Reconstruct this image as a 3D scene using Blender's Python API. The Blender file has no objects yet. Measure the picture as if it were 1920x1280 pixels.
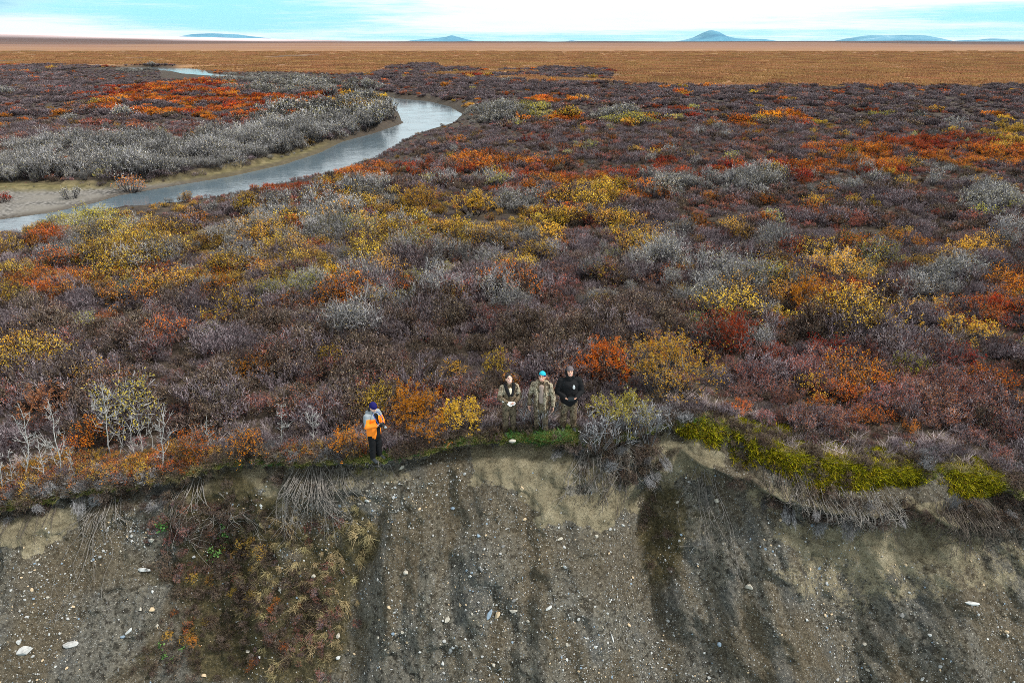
import bpy, math, random
import numpy as np
from mathutils import Vector, Euler, Matrix

R = math.radians
C = bpy.context.scene.collection
SC = bpy.context.scene

# ---------------------------------------------------------------- camera
CAM_H, PITCH, FPX = 10.2, 23.7, 1280.0
cam = bpy.data.objects.new("camera", bpy.data.cameras.new("camera"))
C.objects.link(cam)
cam.location = (0, 0, CAM_H)
cam.rotation_euler = (R(90 - PITCH), 0, 0)
cam.data.sensor_width = 36.0
cam.data.lens = 24.0
cam.data.clip_end = 120000.0
SC.camera = cam
SC.view_settings.view_transform = 'Standard'
SC.view_settings.look = 'None'
SC.view_settings.gamma = 1.0
SC.view_settings.exposure = 0.42
SC.render.engine = 'CYCLES'
SC.cycles.use_denoising = False
SC.cycles.filter_width = 0.85
SC.cycles.max_bounces = 5
SC.cycles.diffuse_bounces = 2
SC.cycles.glossy_bounces = 2
SC.cycles.transmission_bounces = 2
SC.cycles.volume_bounces = 0
SC.cycles.transparent_max_bounces = 4
SC.cycles.sample_clamp_indirect = 6.0

# ---------------------------------------------------------------- light
SUN_EL, SUN_AZ = 50.0, 98.0          # azimuth clockwise from +Y: high on the right
sun_d = bpy.data.lights.new("sun", 'SUN')
sun_d.energy = 3.9
sun_d.angle = R(8)
sun_d.color = (1.0, 0.95, 0.88)
sun = bpy.data.objects.new("sun", sun_d)
C.objects.link(sun)
sun.rotation_euler = (R(90 - SUN_EL), 0, R(180 - SUN_AZ))


class NT:
    """small helper to build node trees"""
    def __init__(self, tree):
        self.t = tree
        self.n = tree.nodes
        self.l = tree.links

    def new(self, kind, **kw):
        nd = self.n.new(kind)
        for k, v in kw.items():
            setattr(nd, k, v)
        return nd

    def link(self, a, b):
        self.l.new(a, b)

    def val(self, sock, v):
        if hasattr(v, 'node'):
            self.l.new(v, sock)
        else:
            sock.default_value = v

    def math(self, op, a, b=None, c=None, clamp=False):
        nd = self.new('ShaderNodeMath', operation=op, use_clamp=clamp)
        self.val(nd.inputs[0], a)
        if b is not None:
            self.val(nd.inputs[1], b)
        if c is not None:
            self.val(nd.inputs[2], c)
        return nd.outputs[0]

    def smooth(self, x, lo, hi, a=0.0, b=1.0):
        nd = self.new('ShaderNodeMapRange', interpolation_type='SMOOTHSTEP')
        self.val(nd.inputs[0], x)
        nd.inputs[1].default_value = lo
        nd.inputs[2].default_value = hi
        nd.inputs[3].default_value = a
        nd.inputs[4].default_value = b
        return nd.outputs[0]

    def mix(self, f, a, b, blend='MIX'):
        nd = self.new('ShaderNodeMix', data_type='RGBA', blend_type=blend)
        self.val(nd.inputs[0], f)
        self.val(nd.inputs[6], a if hasattr(a, 'node') else (*a, 1.0))
        self.val(nd.inputs[7], b if hasattr(b, 'node') else (*b, 1.0))
        return nd.outputs[2]

    def noise(self, vec, scale, detail=4.0, rough=0.55, dist=0.0):
        nd = self.new('ShaderNodeTexNoise')
        if vec is not None:
            self.link(vec, nd.inputs['Vector'])
        nd.inputs['Scale'].default_value = scale
        nd.inputs['Detail'].default_value = detail
        nd.inputs['Roughness'].default_value = rough
        nd.inputs['Distortion'].default_value = dist
        return nd.outputs['Fac']

    def voro(self, vec, scale, feature='F1', out='Distance', rand=1.0):
        nd = self.new('ShaderNodeTexVoronoi', feature=feature)
        self.link(vec, nd.inputs['Vector'])
        nd.inputs['Scale'].default_value = scale
        nd.inputs['Randomness'].default_value = rand
        return nd.outputs[out]

    def mapping(self, vec, scale=(1, 1, 1), loc=(0, 0, 0), rot=(0, 0, 0)):
        nd = self.new('ShaderNodeMapping')
        self.link(vec, nd.inputs[0])
        nd.inputs['Scale'].default_value = scale
        nd.inputs['Location'].default_value = loc
        nd.inputs['Rotation'].default_value = rot
        return nd.outputs[0]

    def ramp(self, f, stops, interp='LINEAR'):
        nd = self.new('ShaderNodeValToRGB')
        cr = nd.color_ramp
        cr.interpolation = interp
        while len(cr.elements) < len(stops):
            cr.elements.new(0.5)
        for e, (p, c) in zip(cr.elements, stops):
            e.position = p
            e.color = (*c, 1.0) if len(c) == 3 else c
        self.val(nd.inputs[0], f)
        return nd.outputs[0]

    def attr(self, name, out='Fac', kind='GEOMETRY'):
        nd = self.new('ShaderNodeAttribute', attribute_name=name, attribute_type=kind)
        return nd.outputs[out]

    def bump(self, h, strength=0.5, dist=0.05, normal=None):
        nd = self.new('ShaderNodeBump')
        nd.inputs['Strength'].default_value = strength
        nd.inputs['Distance'].default_value = dist
        self.link(h, nd.inputs['Height'])
        if normal is not None:
            self.link(normal, nd.inputs['Normal'])
        return nd.outputs[0]


# world: physical sky with a broken, streaky cloud layer in front of it
world = bpy.data.worlds.new("World")
SC.world = world
world.use_nodes = True
wt = NT(world.node_tree)
wt.n.clear()
w_out = wt.new('ShaderNodeOutputWorld')
w_bg = wt.new('ShaderNodeBackground')
w_bg.inputs[1].default_value = 0.072
sky = wt.new('ShaderNodeTexSky', sky_type='NISHITA')
sky.sun_disc = False
sky.sun_elevation = R(SUN_EL)
sky.sun_rotation = R(SUN_AZ)
sky.air_density = 1.2
sky.dust_density = 1.0
tc = wt.new('ShaderNodeTexCoord')
sep = wt.new('ShaderNodeSeparateXYZ')
wt.link(tc.outputs['Generated'], sep.inputs[0])
az = wt.math('ARCTAN2', sep.outputs[0], sep.outputs[1])
el = sep.outputs[2]
# stretched layer coordinates: streaks lengthen towards the horizon
cv = wt.new('ShaderNodeCombineXYZ')
wt.link(wt.math('MULTIPLY', az, 3.2), cv.inputs[0])
wt.link(wt.math('MULTIPLY', wt.math('POWER', wt.math('MAXIMUM', el, 0.0), 0.7), 26.0), cv.inputs[1])
n1 = wt.noise(cv.outputs[0], 1.0, 6.0, 0.6, 0.6)
n2 = wt.noise(cv.outputs[0], 3.1, 5.0, 0.6, 0.3)


def gauss(a0, e0, sa, se, amp):
    da = wt.math('DIVIDE', wt.math('SUBTRACT', az, a0), sa)
    de = wt.math('DIVIDE', wt.math('SUBTRACT', el, e0), se)
    q = wt.math('ADD', wt.math('MULTIPLY', da, da), wt.math('MULTIPLY', de, de))
    return wt.math('MULTIPLY', wt.math('EXPONENT', wt.math('MULTIPLY', q, -1.0)), amp)


bias = wt.math('ADD', wt.math('MULTIPLY', wt.math('SUBTRACT', n1, 0.5), 1.5),
               wt.math('MULTIPLY', wt.math('SUBTRACT', n2, 0.5), 0.7))
for g in [(0.12, 0.045, 0.26, 0.028, 1.0), (0.02, 0.02, 0.20, 0.012, 0.35), (-0.62, 0.013, 0.13, 0.013, 1.0),
          (0.45, 0.052, 0.25, 0.012, 0.8), (0.40, 0.016, 0.22, 0.007, 0.45),
          (0.55, 0.030, 0.12, 0.010, -0.45), (-0.35, 0.035, 0.22, 0.028, -0.6), (0.33, 0.012, 0.30, 0.004, -0.4), (0.62, 0.022, 0.10, 0.006, -0.5), (0.05, 0.006, 0.30, 0.004, -.45), (-0.30, 0.008, 0.2, 0.005, .35)]:
    bias = wt.math('ADD', bias, gauss(*g))
high = wt.smooth(el, 0.06, 0.16, 0.0, 0.55)           # more closed overhead
bias = wt.math('ADD', bias, high)
n3 = wt.noise(cv.outputs[0], 8.0, 5.0, 0.65, 0.4)
bias = wt.math('ADD', bias, wt.math('MULTIPLY', wt.math('SUBTRACT', n3, 0.5), 0.9))
cloud = wt.smooth(bias, -0.55, 0.55)
grey = wt.smooth(wt.math('ADD', gauss(-0.66, 0.046, 0.13, 0.022, 1.2), wt.math('SUBTRACT', n2, 0.55)), 0.15, 0.9)
tint = wt.mix(1.0, sky.outputs[0], (0.55, 1.02, 1.12), 'MULTIPLY')
gap = wt.mix(0.9, tint, (4.6, 10.6, 12.4))
ccol = wt.mix(n2, (10.0, 11.0, 11.4), (12.6, 12.9, 12.9))
ccol = wt.mix(grey, ccol, (4.0, 7.6, 9.4))
cl2 = wt.math('MAXIMUM', cloud, wt.math('MULTIPLY', grey, 0.9))
wcol = wt.mix(cl2, gap, ccol)
wt.link(wcol, w_bg.inputs[0])
wt.link(w_bg.outputs[0], w_out.inputs[0])


# ---------------------------------------------------------------- helpers
def tag(o, label=None, cat=None, group=None, kind=None):
    if label:
        o["label"] = label
    if cat:
        o["category"] = cat
    if group:
        o["group"] = group
    if kind:
        o["kind"] = kind
    return o


def empty(name, loc, rz=0.0, label=None, cat=None, group=None):
    o = bpy.data.objects.new(name, None)
    o.empty_display_size = 0.1
    C.objects.link(o)
    o.location = loc
    o.rotation_euler = (0, 0, rz)
    return tag(o, label, cat, group)


def mesh_np(name, V, quads=None, tris=None, mats=(), mi=None, v=None, smooth=False, pattr=None):
    """mesh from numpy arrays; faces are quads first, tris after; mi, v are per face"""
    me = bpy.data.meshes.new(name)
    V = np.asarray(V, dtype=np.float32)
    q = np.zeros((0, 4), int) if quads is None else np.asarray(quads, int).reshape(-1, 4)
    t = np.zeros((0, 3), int) if tris is None else np.asarray(tris, int).reshape(-1, 3)
    nl = q.size + t.size
    nf = len(q) + len(t)
    me.vertices.add(len(V))
    me.vertices.foreach_set('co', V.ravel())
    me.loops.add(nl)
    me.loops.foreach_set('vertex_index', np.concatenate([q.ravel(), t.ravel()]).astype(np.int32))
    me.polygons.add(nf)
    st = np.concatenate([np.arange(len(q)) * 4, q.size + np.arange(len(t)) * 3]).astype(np.int32)
    me.polygons.foreach_set('loop_start', st)
    for m in mats:
        me.materials.append(m)
    if mi is not None:
        me.polygons.foreach_set('material_index', np.asarray(mi, np.int32))
    if smooth:
        me.polygons.foreach_set('use_smooth', np.ones(nf, bool))
    if v is not None:
        a = me.attributes.new('v', 'FLOAT', 'FACE')
        a.data.foreach_set('value', np.asarray(v, np.float32))
    if pattr:
        for k, arr in pattr.items():
            arr = np.asarray(arr, np.float32)
            if arr.ndim == 1:
                a = me.attributes.new(k, 'FLOAT', 'POINT')
                a.data.foreach_set('value', arr)
            else:
                a = me.attributes.new(k, 'FLOAT_COLOR', 'POINT')
                a.data.foreach_set('color', np.concatenate([arr, np.ones((len(arr), 1), np.float32)], 1).ravel())
    me.update(calc_edges=True)
    me.validate()
    return me


def obj(name, me, parent=None, loc=None):
    o = bpy.data.objects.new(name, me)
    C.objects.link(o)
    if parent:
        o.parent = parent
    if loc is not None:
        o.location = loc
    return o


def _hash(ix, iy, seed):
    h = (ix.astype(np.int64) * 374761393 + iy.astype(np.int64) * 668265263 + seed * 1442695041) & 0x7fffffff
    h = ((h ^ (h >> 13)) * 1274126177) & 0x7fffffff
    h = h ^ (h >> 16)
    return (h & 0xffffff) / float(0xffffff)


def vnoise(x, y, seed=0):
    x = np.asarray(x, float)
    y = np.asarray(y, float)
    ix = np.floor(x)
    iy = np.floor(y)
    fx = x - ix
    fy = y - iy
    fx = fx * fx * (3 - 2 * fx)
    fy = fy * fy * (3 - 2 * fy)
    a = _hash(ix, iy, seed)
    b = _hash(ix + 1, iy, seed)
    c = _hash(ix, iy + 1, seed)
    d = _hash(ix + 1, iy + 1, seed)
    return (a * (1 - fx) + b * fx) * (1 - fy) + (c * (1 - fx) + d * fx) * fy


def fbm(x, y, seed=0, octv=4):
    s = np.zeros(np.broadcast(x, y).shape)
    amp, tot = 1.0, 0.0
    for k in range(octv):
        s = s + amp * vnoise(np.asarray(x) * 2 ** k, np.asarray(y) * 2 ** k, seed + 17 * k)
        tot += amp
        amp *= 0.5
    return s / tot


def sstep(x, a, b):
    t = np.clip((np.asarray(x, float) - a) / (b - a), 0, 1)
    return t * t * (3 - 2 * t)


CP, SP = math.cos(R(PITCH)), math.sin(R(PITCH))


def project(x, y, z):
    """world -> photograph pixel (1920 x 1280), used to look up which plant or soil grows where"""
    dz = np.asarray(z) - CAM_H
    dep = y * CP - dz * SP
    up = y * SP + dz * CP
    dep = np.maximum(dep, 0.1)
    return 960 + FPX * x / dep, 640 - FPX * up / dep


def ray(px, py):
    """direction with unit y of the sight line through a photograph pixel"""
    u = (px - 960) / FPX
    w = (640 - py) / FPX
    dy = CP + w * SP
    dz = -SP + w * CP
    return u / dy, dz / dy


# ---------------------------------------------------------------- the lie of the land
LIP_PX = np.array([(-900, 1100, -1.5), (-300, 1010, -1.2), (0, 962, -0.9), (80, 942, -0.8), (160, 927, -0.7), (260, 922, -0.65),
                   (330, 905, -0.5), (400, 882, -0.3), (470, 868, -0.15), (540, 870, -0.1), (620, 872, -0.05),
                   (700, 866, 0.0), (750, 854, 0.1), (850, 834, 0.35), (930, 824, 0.5), (1050, 828, 0.6),
                   (1130, 838, 0.55), (1190, 822, 0.6), (1250, 800, 0.65), (1320, 803, 0.6), (1390, 824, 0.45),
                   (1450, 848, 0.28), (1550, 872, 0.1), (1650, 886, 0.0), (1750, 884, -0.1), (1850, 900, -0.25),
                   (1920, 935, -0.45), (2200, 1010, -0.8), (2800, 1100, -1.2)], float)
_la, _ly, _lz = [], [], []
for px, py, z in LIP_PX:
    py -= np.interp(px, [0, 560, 680, 730, 840, 1060, 1130, 1390, 1460, 1920], [14, 13, 3, 3, 8, 9, 14, 14, 8, 8])
    ax, tz = ray(px, py)
    y = (z - CAM_H) / tz
    y = max(y, 13.2)
    _la.append(ax)
    _ly.append(y)
    _lz.append(z)
_la = np.array(_la)


def lip_y(a):
    a = np.asarray(a, float)
    return np.interp(a, _la, _ly) + 0.34 * (fbm(a * 16, a * 0 + 2.2, 77, 3) - 0.5) + 0.10 * (fbm(a * 70, a * 0 + 5.2, 78, 2) - 0.5)


def lip_z(a):
    return np.interp(a, _la, _lz)


WATER_Z = -1.6


def on_level(px, py, z):
    ax, tz = ray(px, py)
    y = (z - CAM_H) / tz
    return (ax * y, y)


# visible edges of the river, followed in the photograph; the near bank is pulled towards the camera because its shrubs hide the water's edge
near_px = [(-420, 540), (-200, 490), (0, 450), (60, 437), (130, 412), (220, 391), (330, 385), (400, 372), (500, 352), (600, 332), (650, 316),
           (700, 298), (735, 275), (785, 250), (850, 232), (868, 212)]
far_px = [(-420, 450), (-200, 430), (0, 412), (100, 398), (180, 380), (225, 366), (262, 360), (330, 348), (430, 331), (530, 309), (600, 286),
          (640, 266), (700, 250), (755, 231), (744, 210), (722, 192)]
near_w = [on_level(px, py, WATER_Z) for px, py in near_px]
near_w = [(x * (1 - 1.7 / max(y, 1)), y - 1.7) for x, y in near_w]
far_w = [on_level(px, py, WATER_Z) for px, py in far_px]
# beyond the bend the channel swings back to the left behind the willows
up_near = [on_level(px, py, WATER_Z) for px, py in [(640, 170), (520, 154), (440, 147), (392, 142), (340, 138), (318, 133), (200, 128.6), (0, 126.6), (-200, 126)]]
up_far = [on_level(px, py, WATER_Z) for px, py in [(845, 200), (805, 190), (742, 184.5), (650, 163), (530, 149), (440, 142.5), (392, 138), (381, 130), (300, 126.6), (200, 126), (0, 124.6), (-200, 124)]]
RIVER = np.array(near_w + up_far + up_near[::-1] + far_w[::-1])
BAR_PX = [(-300, 450), (0, 414), (100, 399), (180, 381), (226, 366), (300, 353), (380, 339), (250, 352), (120, 364), (0, 370), (-300, 388)]
BAR = np.array([on_level(px, py, WATER_Z + 0.1) for px, py in BAR_PX])
FLAT_PX = [(-300, 395), (0, 375), (220, 366), (330, 349), (430, 332), (530, 310), (600, 287), (640, 267), (660, 258), (590, 275), (480, 310), (330, 338), (180, 352), (0, 352), (-300, 352)]
FLAT = np.array([on_level(px, py, WATER_Z + 0.3) for px, py in FLAT_PX])


GLINT = on_level(362, 137, WATER_Z)


def sdist(P, X, Y):
    """signed distance to a polygon, negative inside"""
    X = np.asarray(X, float)
    Y = np.asarray(Y, float)
    d = np.full(X.shape, 1e9)
    ins = np.zeros(X.shape, bool)
    n = len(P)
    for i in range(n):
        x0, y0 = P[i]
        x1, y1 = P[(i + 1) % n]
        ex, ey = x1 - x0, y1 - y0
        t = np.clip(((X - x0) * ex + (Y - y0) * ey) / (ex * ex + ey * ey + 1e-9), 0, 1)
        d = np.minimum(d, (X - x0 - t * ex) ** 2 + (Y - y0 - t * ey) ** 2)
        c = ((y0 > Y) != (y1 > Y))
        xi = x0 + (Y - y0) * ex / (ey if abs(ey) > 1e-9 else 1e-9)
        ins ^= c & (X < xi)
    return np.where(ins, -1, 1) * np.sqrt(d)


def land_z(X, Y):
    X = np.asarray(X, float)
    Y = np.asarray(Y, float)
    a = X / np.maximum(Y, 1.0)
    s = Y - lip_y(a)
    base = -0.10 - 0.75 * sstep(Y, 18, 60)
    z = base + (lip_z(a) - base) * np.exp(-np.maximum(s, 0) / 5.0)
    z = z + 0.42 * (fbm(X / 6.0, Y / 6.0, 5, 3) - 0.5) * sstep(s, 0.5, 4) + 0.5 * (fbm(X / 25.0, Y / 25.0, 9, 3) - 0.5) * sstep(s, 2, 15)
    z = z + 0.10 * (fbm(X / 0.8, Y / 0.8, 3, 3) - 0.5) * (1 - sstep(Y, 60, 120))
    far = sstep(Y, 200, 420)
    z = z * (1 - far) + far * (-0.6)
    rr = np.hypot(X, Y)
    roll = 26 * (fbm(X / 1600.0 + 3.3, Y / 1100.0, 41, 3) - 0.5) * sstep(rr, 900, 3500)
    # low rises near the horizon
    lft = sstep(-X / np.maximum(Y, 1), 0.10, 0.72)
    band = 78 * sstep(rr, 4200, 8200) * (0.10 + 0.90 * lft) * (.8 + .4 * fbm(X / 2500, Y / 9000, 43, 2)) - 10 * sstep(rr, 9000, 14000)
    z = z + roll + band
    near = Y < 460
    if np.any(near):
        d = np.full(X.shape, 50.0)
        d[near] = sdist(RIVER, X[near], Y[near])
        db = np.full(X.shape, 50.0)
        db[near] = np.minimum(sdist(BAR, X[near], Y[near]), 50)
        df = np.full(X.shape, 50.0)
        df[near] = np.minimum(sdist(FLAT, X[near], Y[near]), 50)
        bank = WATER_Z + np.where(d < 0, np.maximum(d * 0.35, -0.6), 0.05 + d * 0.55)
        z = np.where(d < 4, np.minimum(z, bank), z)
        gx, gy = GLINT
        z = np.where((np.hypot(X - gx, (Y - gy) * .8) < 60) & (d > 0), np.minimum(z, WATER_Z + .1 + .012 * np.maximum(d, 0)), z)
        flat = WATER_Z + 0.05 + np.clip(d, 0, 9) * 0.05
        z = np.where((db < 0.6) & (d > 0), np.minimum(z, flat), z)
        z = np.where((df < 0.6) & (d > 0), np.minimum(z, flat + 0.15), z)
    return z


def ground_at(px, py, lift=0.0):
    """ground point seen at a photograph pixel"""
    ax, tz = ray(px, py)
    y = (-0.3 - CAM_H) / tz
    for _ in range(25):
        z = float(land_z(np.array([ax * y]), np.array([y]))[0])
        y += 0.6 * ((z - CAM_H) / tz - y)
    return Vector((ax * y, y, z + lift))


# ---------------------------------------------------------------- materials
def mat(name):
    m = bpy.data.materials.new(name)
    m.use_nodes = True
    t = NT(m.node_tree)
    bs = m.node_tree.nodes['Principled BSDF']
    bs.inputs['Roughness'].default_value = 0.9
    bs.inputs['Specular IOR Level'].default_value = 0.15
    return m, t, bs


def plain(name, col, rough=0.85, spec=0.2, noise=0.0, nscale=20.0):
    m, t, bs = mat(name)
    bs.inputs['Roughness'].default_value = rough
    bs.inputs['Specular IOR Level'].default_value = spec
    if noise:
        tcn = t.new('ShaderNodeTexCoord')
        n = t.noise(tcn.outputs['Object'], nscale, 4)
        lo = tuple(c * (1 - noise) for c in col)
        hi = tuple(min(1, c * (1 + noise)) for c in col)
        t.link(t.mix(t.smooth(n, 0.3, 0.7), lo, hi), bs.inputs['Base Color'])
        t.link(t.bump(n, 0.4, 0.01), bs.inputs['Normal'])
    else:
        bs.inputs['Base Color'].default_value = (*col, 1)
    return m


def plantmat(name, cols, trans=0.0, var=0.42):
    m = bpy.data.materials.new(name)
    m.use_nodes = True
    t = NT(m.node_tree)
    t.n.clear()
    out = t.new('ShaderNodeOutputMaterial')
    v = t.attr('v')
    k = len(cols)
    c = t.ramp(v, [(i / max(1, k - 1), cc) for i, cc in enumerate(cols)])
    oi = t.new('ShaderNodeObjectInfo')
    hs = t.new('ShaderNodeHueSaturation')
    r = oi.outputs['Random']
    t.link(t.smooth(r, 0, 1, 1 - var, 1 + var), hs.inputs['Value'])
    r2 = t.math('FRACT', t.math('MULTIPLY', r, 7.31))
    t.link(t.math('ADD', t.math('MULTIPLY', r2, 0.03), 0.485), hs.inputs['Hue'])
    t.link(c, hs.inputs['Color'])
    d = t.new('ShaderNodeBsdfDiffuse')
    t.link(hs.outputs[0], d.inputs[0])
    if trans:
        tr = t.new('ShaderNodeBsdfTranslucent')
        t.link(hs.outputs[0], tr.inputs[0])
        mx = t.new('ShaderNodeMixShader')
        mx.inputs[0].default_value = trans
        t.link(d.outputs[0], mx.inputs[1])
        t.link(tr.outputs[0], mx.inputs[2])
        t.link(mx.outputs[0], out.inputs[0])
    else:
        t.link(d.outputs[0], out.inputs[0])
    return m


TW = {
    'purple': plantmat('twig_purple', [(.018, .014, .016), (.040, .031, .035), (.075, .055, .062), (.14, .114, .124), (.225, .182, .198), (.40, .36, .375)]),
    'dark': plantmat('twig_dark', [(.014, .010, .009), (.028, .021, .018), (.055, .040, .034), (.12, .092, .078), (.30, .25, .22)]),
    'grey': plantmat('twig_grey', [(.026, .024, .024), (.055, .052, .053), (.12, .118, .122), (.26, .255, .265), (.48, .47, .475)]),
    'pale': plantmat('twig_pale', [(.38, .36, .34), (.55, .53, .51), (.66, .65, .64)]),
}
LF = {
    'mauve': plantmat('leaf_mauve', [(.055, .040, .046), (.13, .105, .112), (.24, .09, .05), (.36, .33, .345), (.035, .028, .030), (.17, .145, .157)], .2),
    'rust': plantmat('leaf_rust', [(.32, .075, .040), (.44, .15, .06), (.20, .06, .045), (.36, .17, .10), (.12, .06, .055)], .25),
    'sage': plantmat('leaf_sage', [(.085, .082, .074), (.20, .198, .188), (.46, .45, .43), (.28, .23, .09), (.09, .08, .065)], .2),
    'yellow': plantmat('leaf_yellow', [(.62, .38, .03), (.82, .51, .04), (.90, .62, .10), (.44, .25, .03), (.70, .34, .03)], .4),
    'gold': plantmat('leaf_gold', [(.52, .27, .02), (.72, .41, .035), (.82, .54, .08), (.34, .17, .02)], .4),
    'orange': plantmat('leaf_orange', [(.50, .105, .012), (.68, .185, .018), (.74, .29, .03), (.34, .075, .012)], .4),
    'red': plantmat('leaf_red', [(.34, .045, .012), (.46, .085, .018), (.26, .03, .012), (.50, .13, .03)], .3),
    'olive': plantmat('leaf_olive', [(.26, .23, .035), (.44, .38, .06), (.56, .46, .07), (.22, .22, .05)], .35),
    'brown': plantmat('leaf_brown', [(.06, .040, .028), (.13, .085, .055), (.28, .20, .12), (.04, .03, .025), (.16, .08, .04)], .2),
    'green': plantmat('leaf_green', [(.035, .10, .028), (.07, .165, .045), (.12, .22, .07)], .35),
    'spruce': plantmat('needle_green', [(.02, .10, .06), (.04, .17, .09), (.07, .22, .12)], .2),
}
GRASS = {
    'green': plantmat('grass_green', [(.06, .085, .016), (.14, .19, .034), (.23, .23, .065), (.33, .27, .12), (.16, .11, .05)], .3),
    'moss': plantmat('moss_yellow', [(.045, .055, .010), (.14, .14, .012), (.30, .28, .012), (.46, .38, .02), (.14, .09, .02), (.08, .09, .02)], .3),
    'dry': plantmat('grass_dry', [(.34, .27, .14), (.46, .38, .22), (.24, .18, .08)], .3),
    'heath': plantmat('heath_pale', [(.36, .29, .30), (.50, .43, .43), (.24, .18, .19), (.30, .26, .16)], .2),
    'tundra': plantmat('tussock_tan', [(.27, .140, .062), (.33, .182, .083), (.40, .238, .115), (.23, .114, .053)], .4, .18),
}


# ---------------------------------------------------------------- plants: shapes
class Geo:
    def __init__(self):
        self.V, self.Q, self.v = [], [], []
        self.n = 0

    def ribbons(self, P0, P1, w0, w1, rng, vr=(0, 1)):
        P0 = np.asarray(P0, float)
        P1 = np.asarray(P1, float)
        n = len(P0)
        d = P1 - P0
        s = np.cross(d, rng.normal(size=(n, 3)))
        s /= np.linalg.norm(s, axis=1, keepdims=True) + 1e-9
        w0 = np.broadcast_to(np.asarray(w0, float), (n,))[:, None] * .5
        w1 = np.broadcast_to(np.asarray(w1, float), (n,))[:, None] * .5
        self._add(P0 - s * w0, P0 + s * w0, P1 + s * w1, P1 - s * w1, rng.uniform(vr[0], vr[1], n))

    def leaves(self, Cn, length, width, rng, up=0.6, vr=(0, 1)):
        Cn = np.asarray(Cn, float)
        n = len(Cn)
        nrm = rng.normal(size=(n, 3))
        nrm[:, 2] = np.abs(nrm[:, 2]) + up
        nrm /= np.linalg.norm(nrm, axis=1, keepdims=True)
        t = np.cross(nrm, rng.normal(size=(n, 3)))
        t /= np.linalg.norm(t, axis=1, keepdims=True) + 1e-9
        b = np.cross(nrm, t)
        k = rng.uniform(.65, 1.25, n)[:, None]
        L = length * k * .5
        W = width * k * .5
        self._add(Cn - t * L, Cn + b * W - t * L * .1, Cn + t * L, Cn - b * W - t * L * .1, rng.uniform(vr[0], vr[1], n))

    def _add(self, a, b, c, d, v):
        n = len(a)
        self.V.append(np.stack([a, b, c, d], 1).reshape(-1, 3))
        self.Q.append(np.arange(n * 4).reshape(n, 4) + self.n)
        self.v.append(v)
        self.n += n * 4

    def arrays(self):
        if not self.V:
            return np.zeros((0, 3)), np.zeros((0, 4), int), np.zeros(0)
        return np.concatenate(self.V), np.concatenate(self.Q), np.concatenate(self.v)


def grow(seed, Rr, H, nst, nsec, nter, nleaf, lsize, wid, upright=0.5, lw=0.5, tipleaf=True, lvr=(0, 1)):
    """a shrub as two Geo: woody twigs and leaves"""
    rng = np.random.default_rng(seed)
    tw, lf = Geo(), Geo()
    ph = rng.uniform(0, 2 * np.pi, nst)
    # outline of its own: lobes
    lob = 1 + .28 * np.sin(ph * 2 + rng.uniform(0, 6)) + .18 * np.sin(ph * 3 + rng.uniform(0, 6))
    rad = Rr * np.sqrt(rng.uniform(0, 1, nst)) * lob
    hh = H * (1 - .55 * (rad / (Rr * 1.3)) ** 2) * rng.uniform(.68, 1.08, nst)
    base = np.stack([np.cos(ph) * rad * .35, np.sin(ph) * rad * .35, np.zeros(nst) - .05], 1) + rng.normal(0, .03 * Rr, (nst, 3)) * [1, 1, 0]
    tip = np.stack([np.cos(ph) * rad, np.sin(ph) * rad, hh], 1)
    mid = base * .5 + tip * .5 + np.stack([np.cos(ph) * rad * .12, np.sin(ph) * rad * .12, -hh * .06], 1) + rng.normal(0, .04 * Rr, (nst, 3))
    tw.ribbons(base, mid, wid * 1.6, wid * 1.2, rng, (0, .45))  # main stems keep the dark tones, painting shade inside the crown
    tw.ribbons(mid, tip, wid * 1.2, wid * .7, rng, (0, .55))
    ends = [tip]

    def point(i, t):
        t = t[:, None]
        return np.where(t < .5, base[i] + (mid[i] - base[i]) * t * 2, mid[i] + (tip[i] - mid[i]) * (t * 2 - 1))
    ns = nst * nsec
    i = np.repeat(np.arange(nst), nsec)
    t = rng.uniform(.3, 1.0, ns) ** .6
    p0 = point(i, t)
    sd = (tip - mid)[i]
    sd /= np.linalg.norm(sd, axis=1, keepdims=True) + 1e-9
    dr = sd * .5 + rng.normal(0, .55, (ns, 3)) + np.array([0, 0, upright])
    dr /= np.linalg.norm(dr, axis=1, keepdims=True)
    L = H * rng.uniform(.16, .38, ns)[:, None]
    p1 = p0 + dr * L
    p1[:, 2] = np.maximum(p1[:, 2], .04 * H)
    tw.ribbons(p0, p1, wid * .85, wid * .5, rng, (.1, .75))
    ends.append(p1)
    if nter:
        nt = ns * nter
        j = np.repeat(np.arange(ns), nter)
        u = (rng.uniform(.1, 1, nt) ** .7)[:, None]
        q0 = p0[j] + (p1 - p0)[j] * u
        d2 = dr[j] * .6 + rng.normal(0, .5, (nt, 3)) + np.array([0, 0, upright * .8])
        d2 /= np.linalg.norm(d2, axis=1, keepdims=True)
        q1 = q0 + d2 * H * rng.uniform(.07, .18, nt)[:, None]
        tw.ribbons(q0, q1, wid * .6, wid * .4, rng, (.35, 1.0))  # outermost twigs take the light tones, painting light on the crown
        ends += [q1, (q0 + q1) / 2]
    E = np.concatenate(ends)
    if nleaf:
        k = rng.integers(0, len(E), nleaf)
        # leaves gather in sprays
        w = vnoise(E[k][:, 0] * 3.5 / Rr + 9, E[k][:, 1] * 3.5 / Rr + E[k][:, 2] * 2, seed)
        k = k[w > rng.uniform(.12, .55, nleaf)]
        lf.leaves(E[k] + rng.normal(0, lsize * .5, (len(k), 3)), lsize, lsize * lw, rng, vr=lvr)
    return tw, lf


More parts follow.
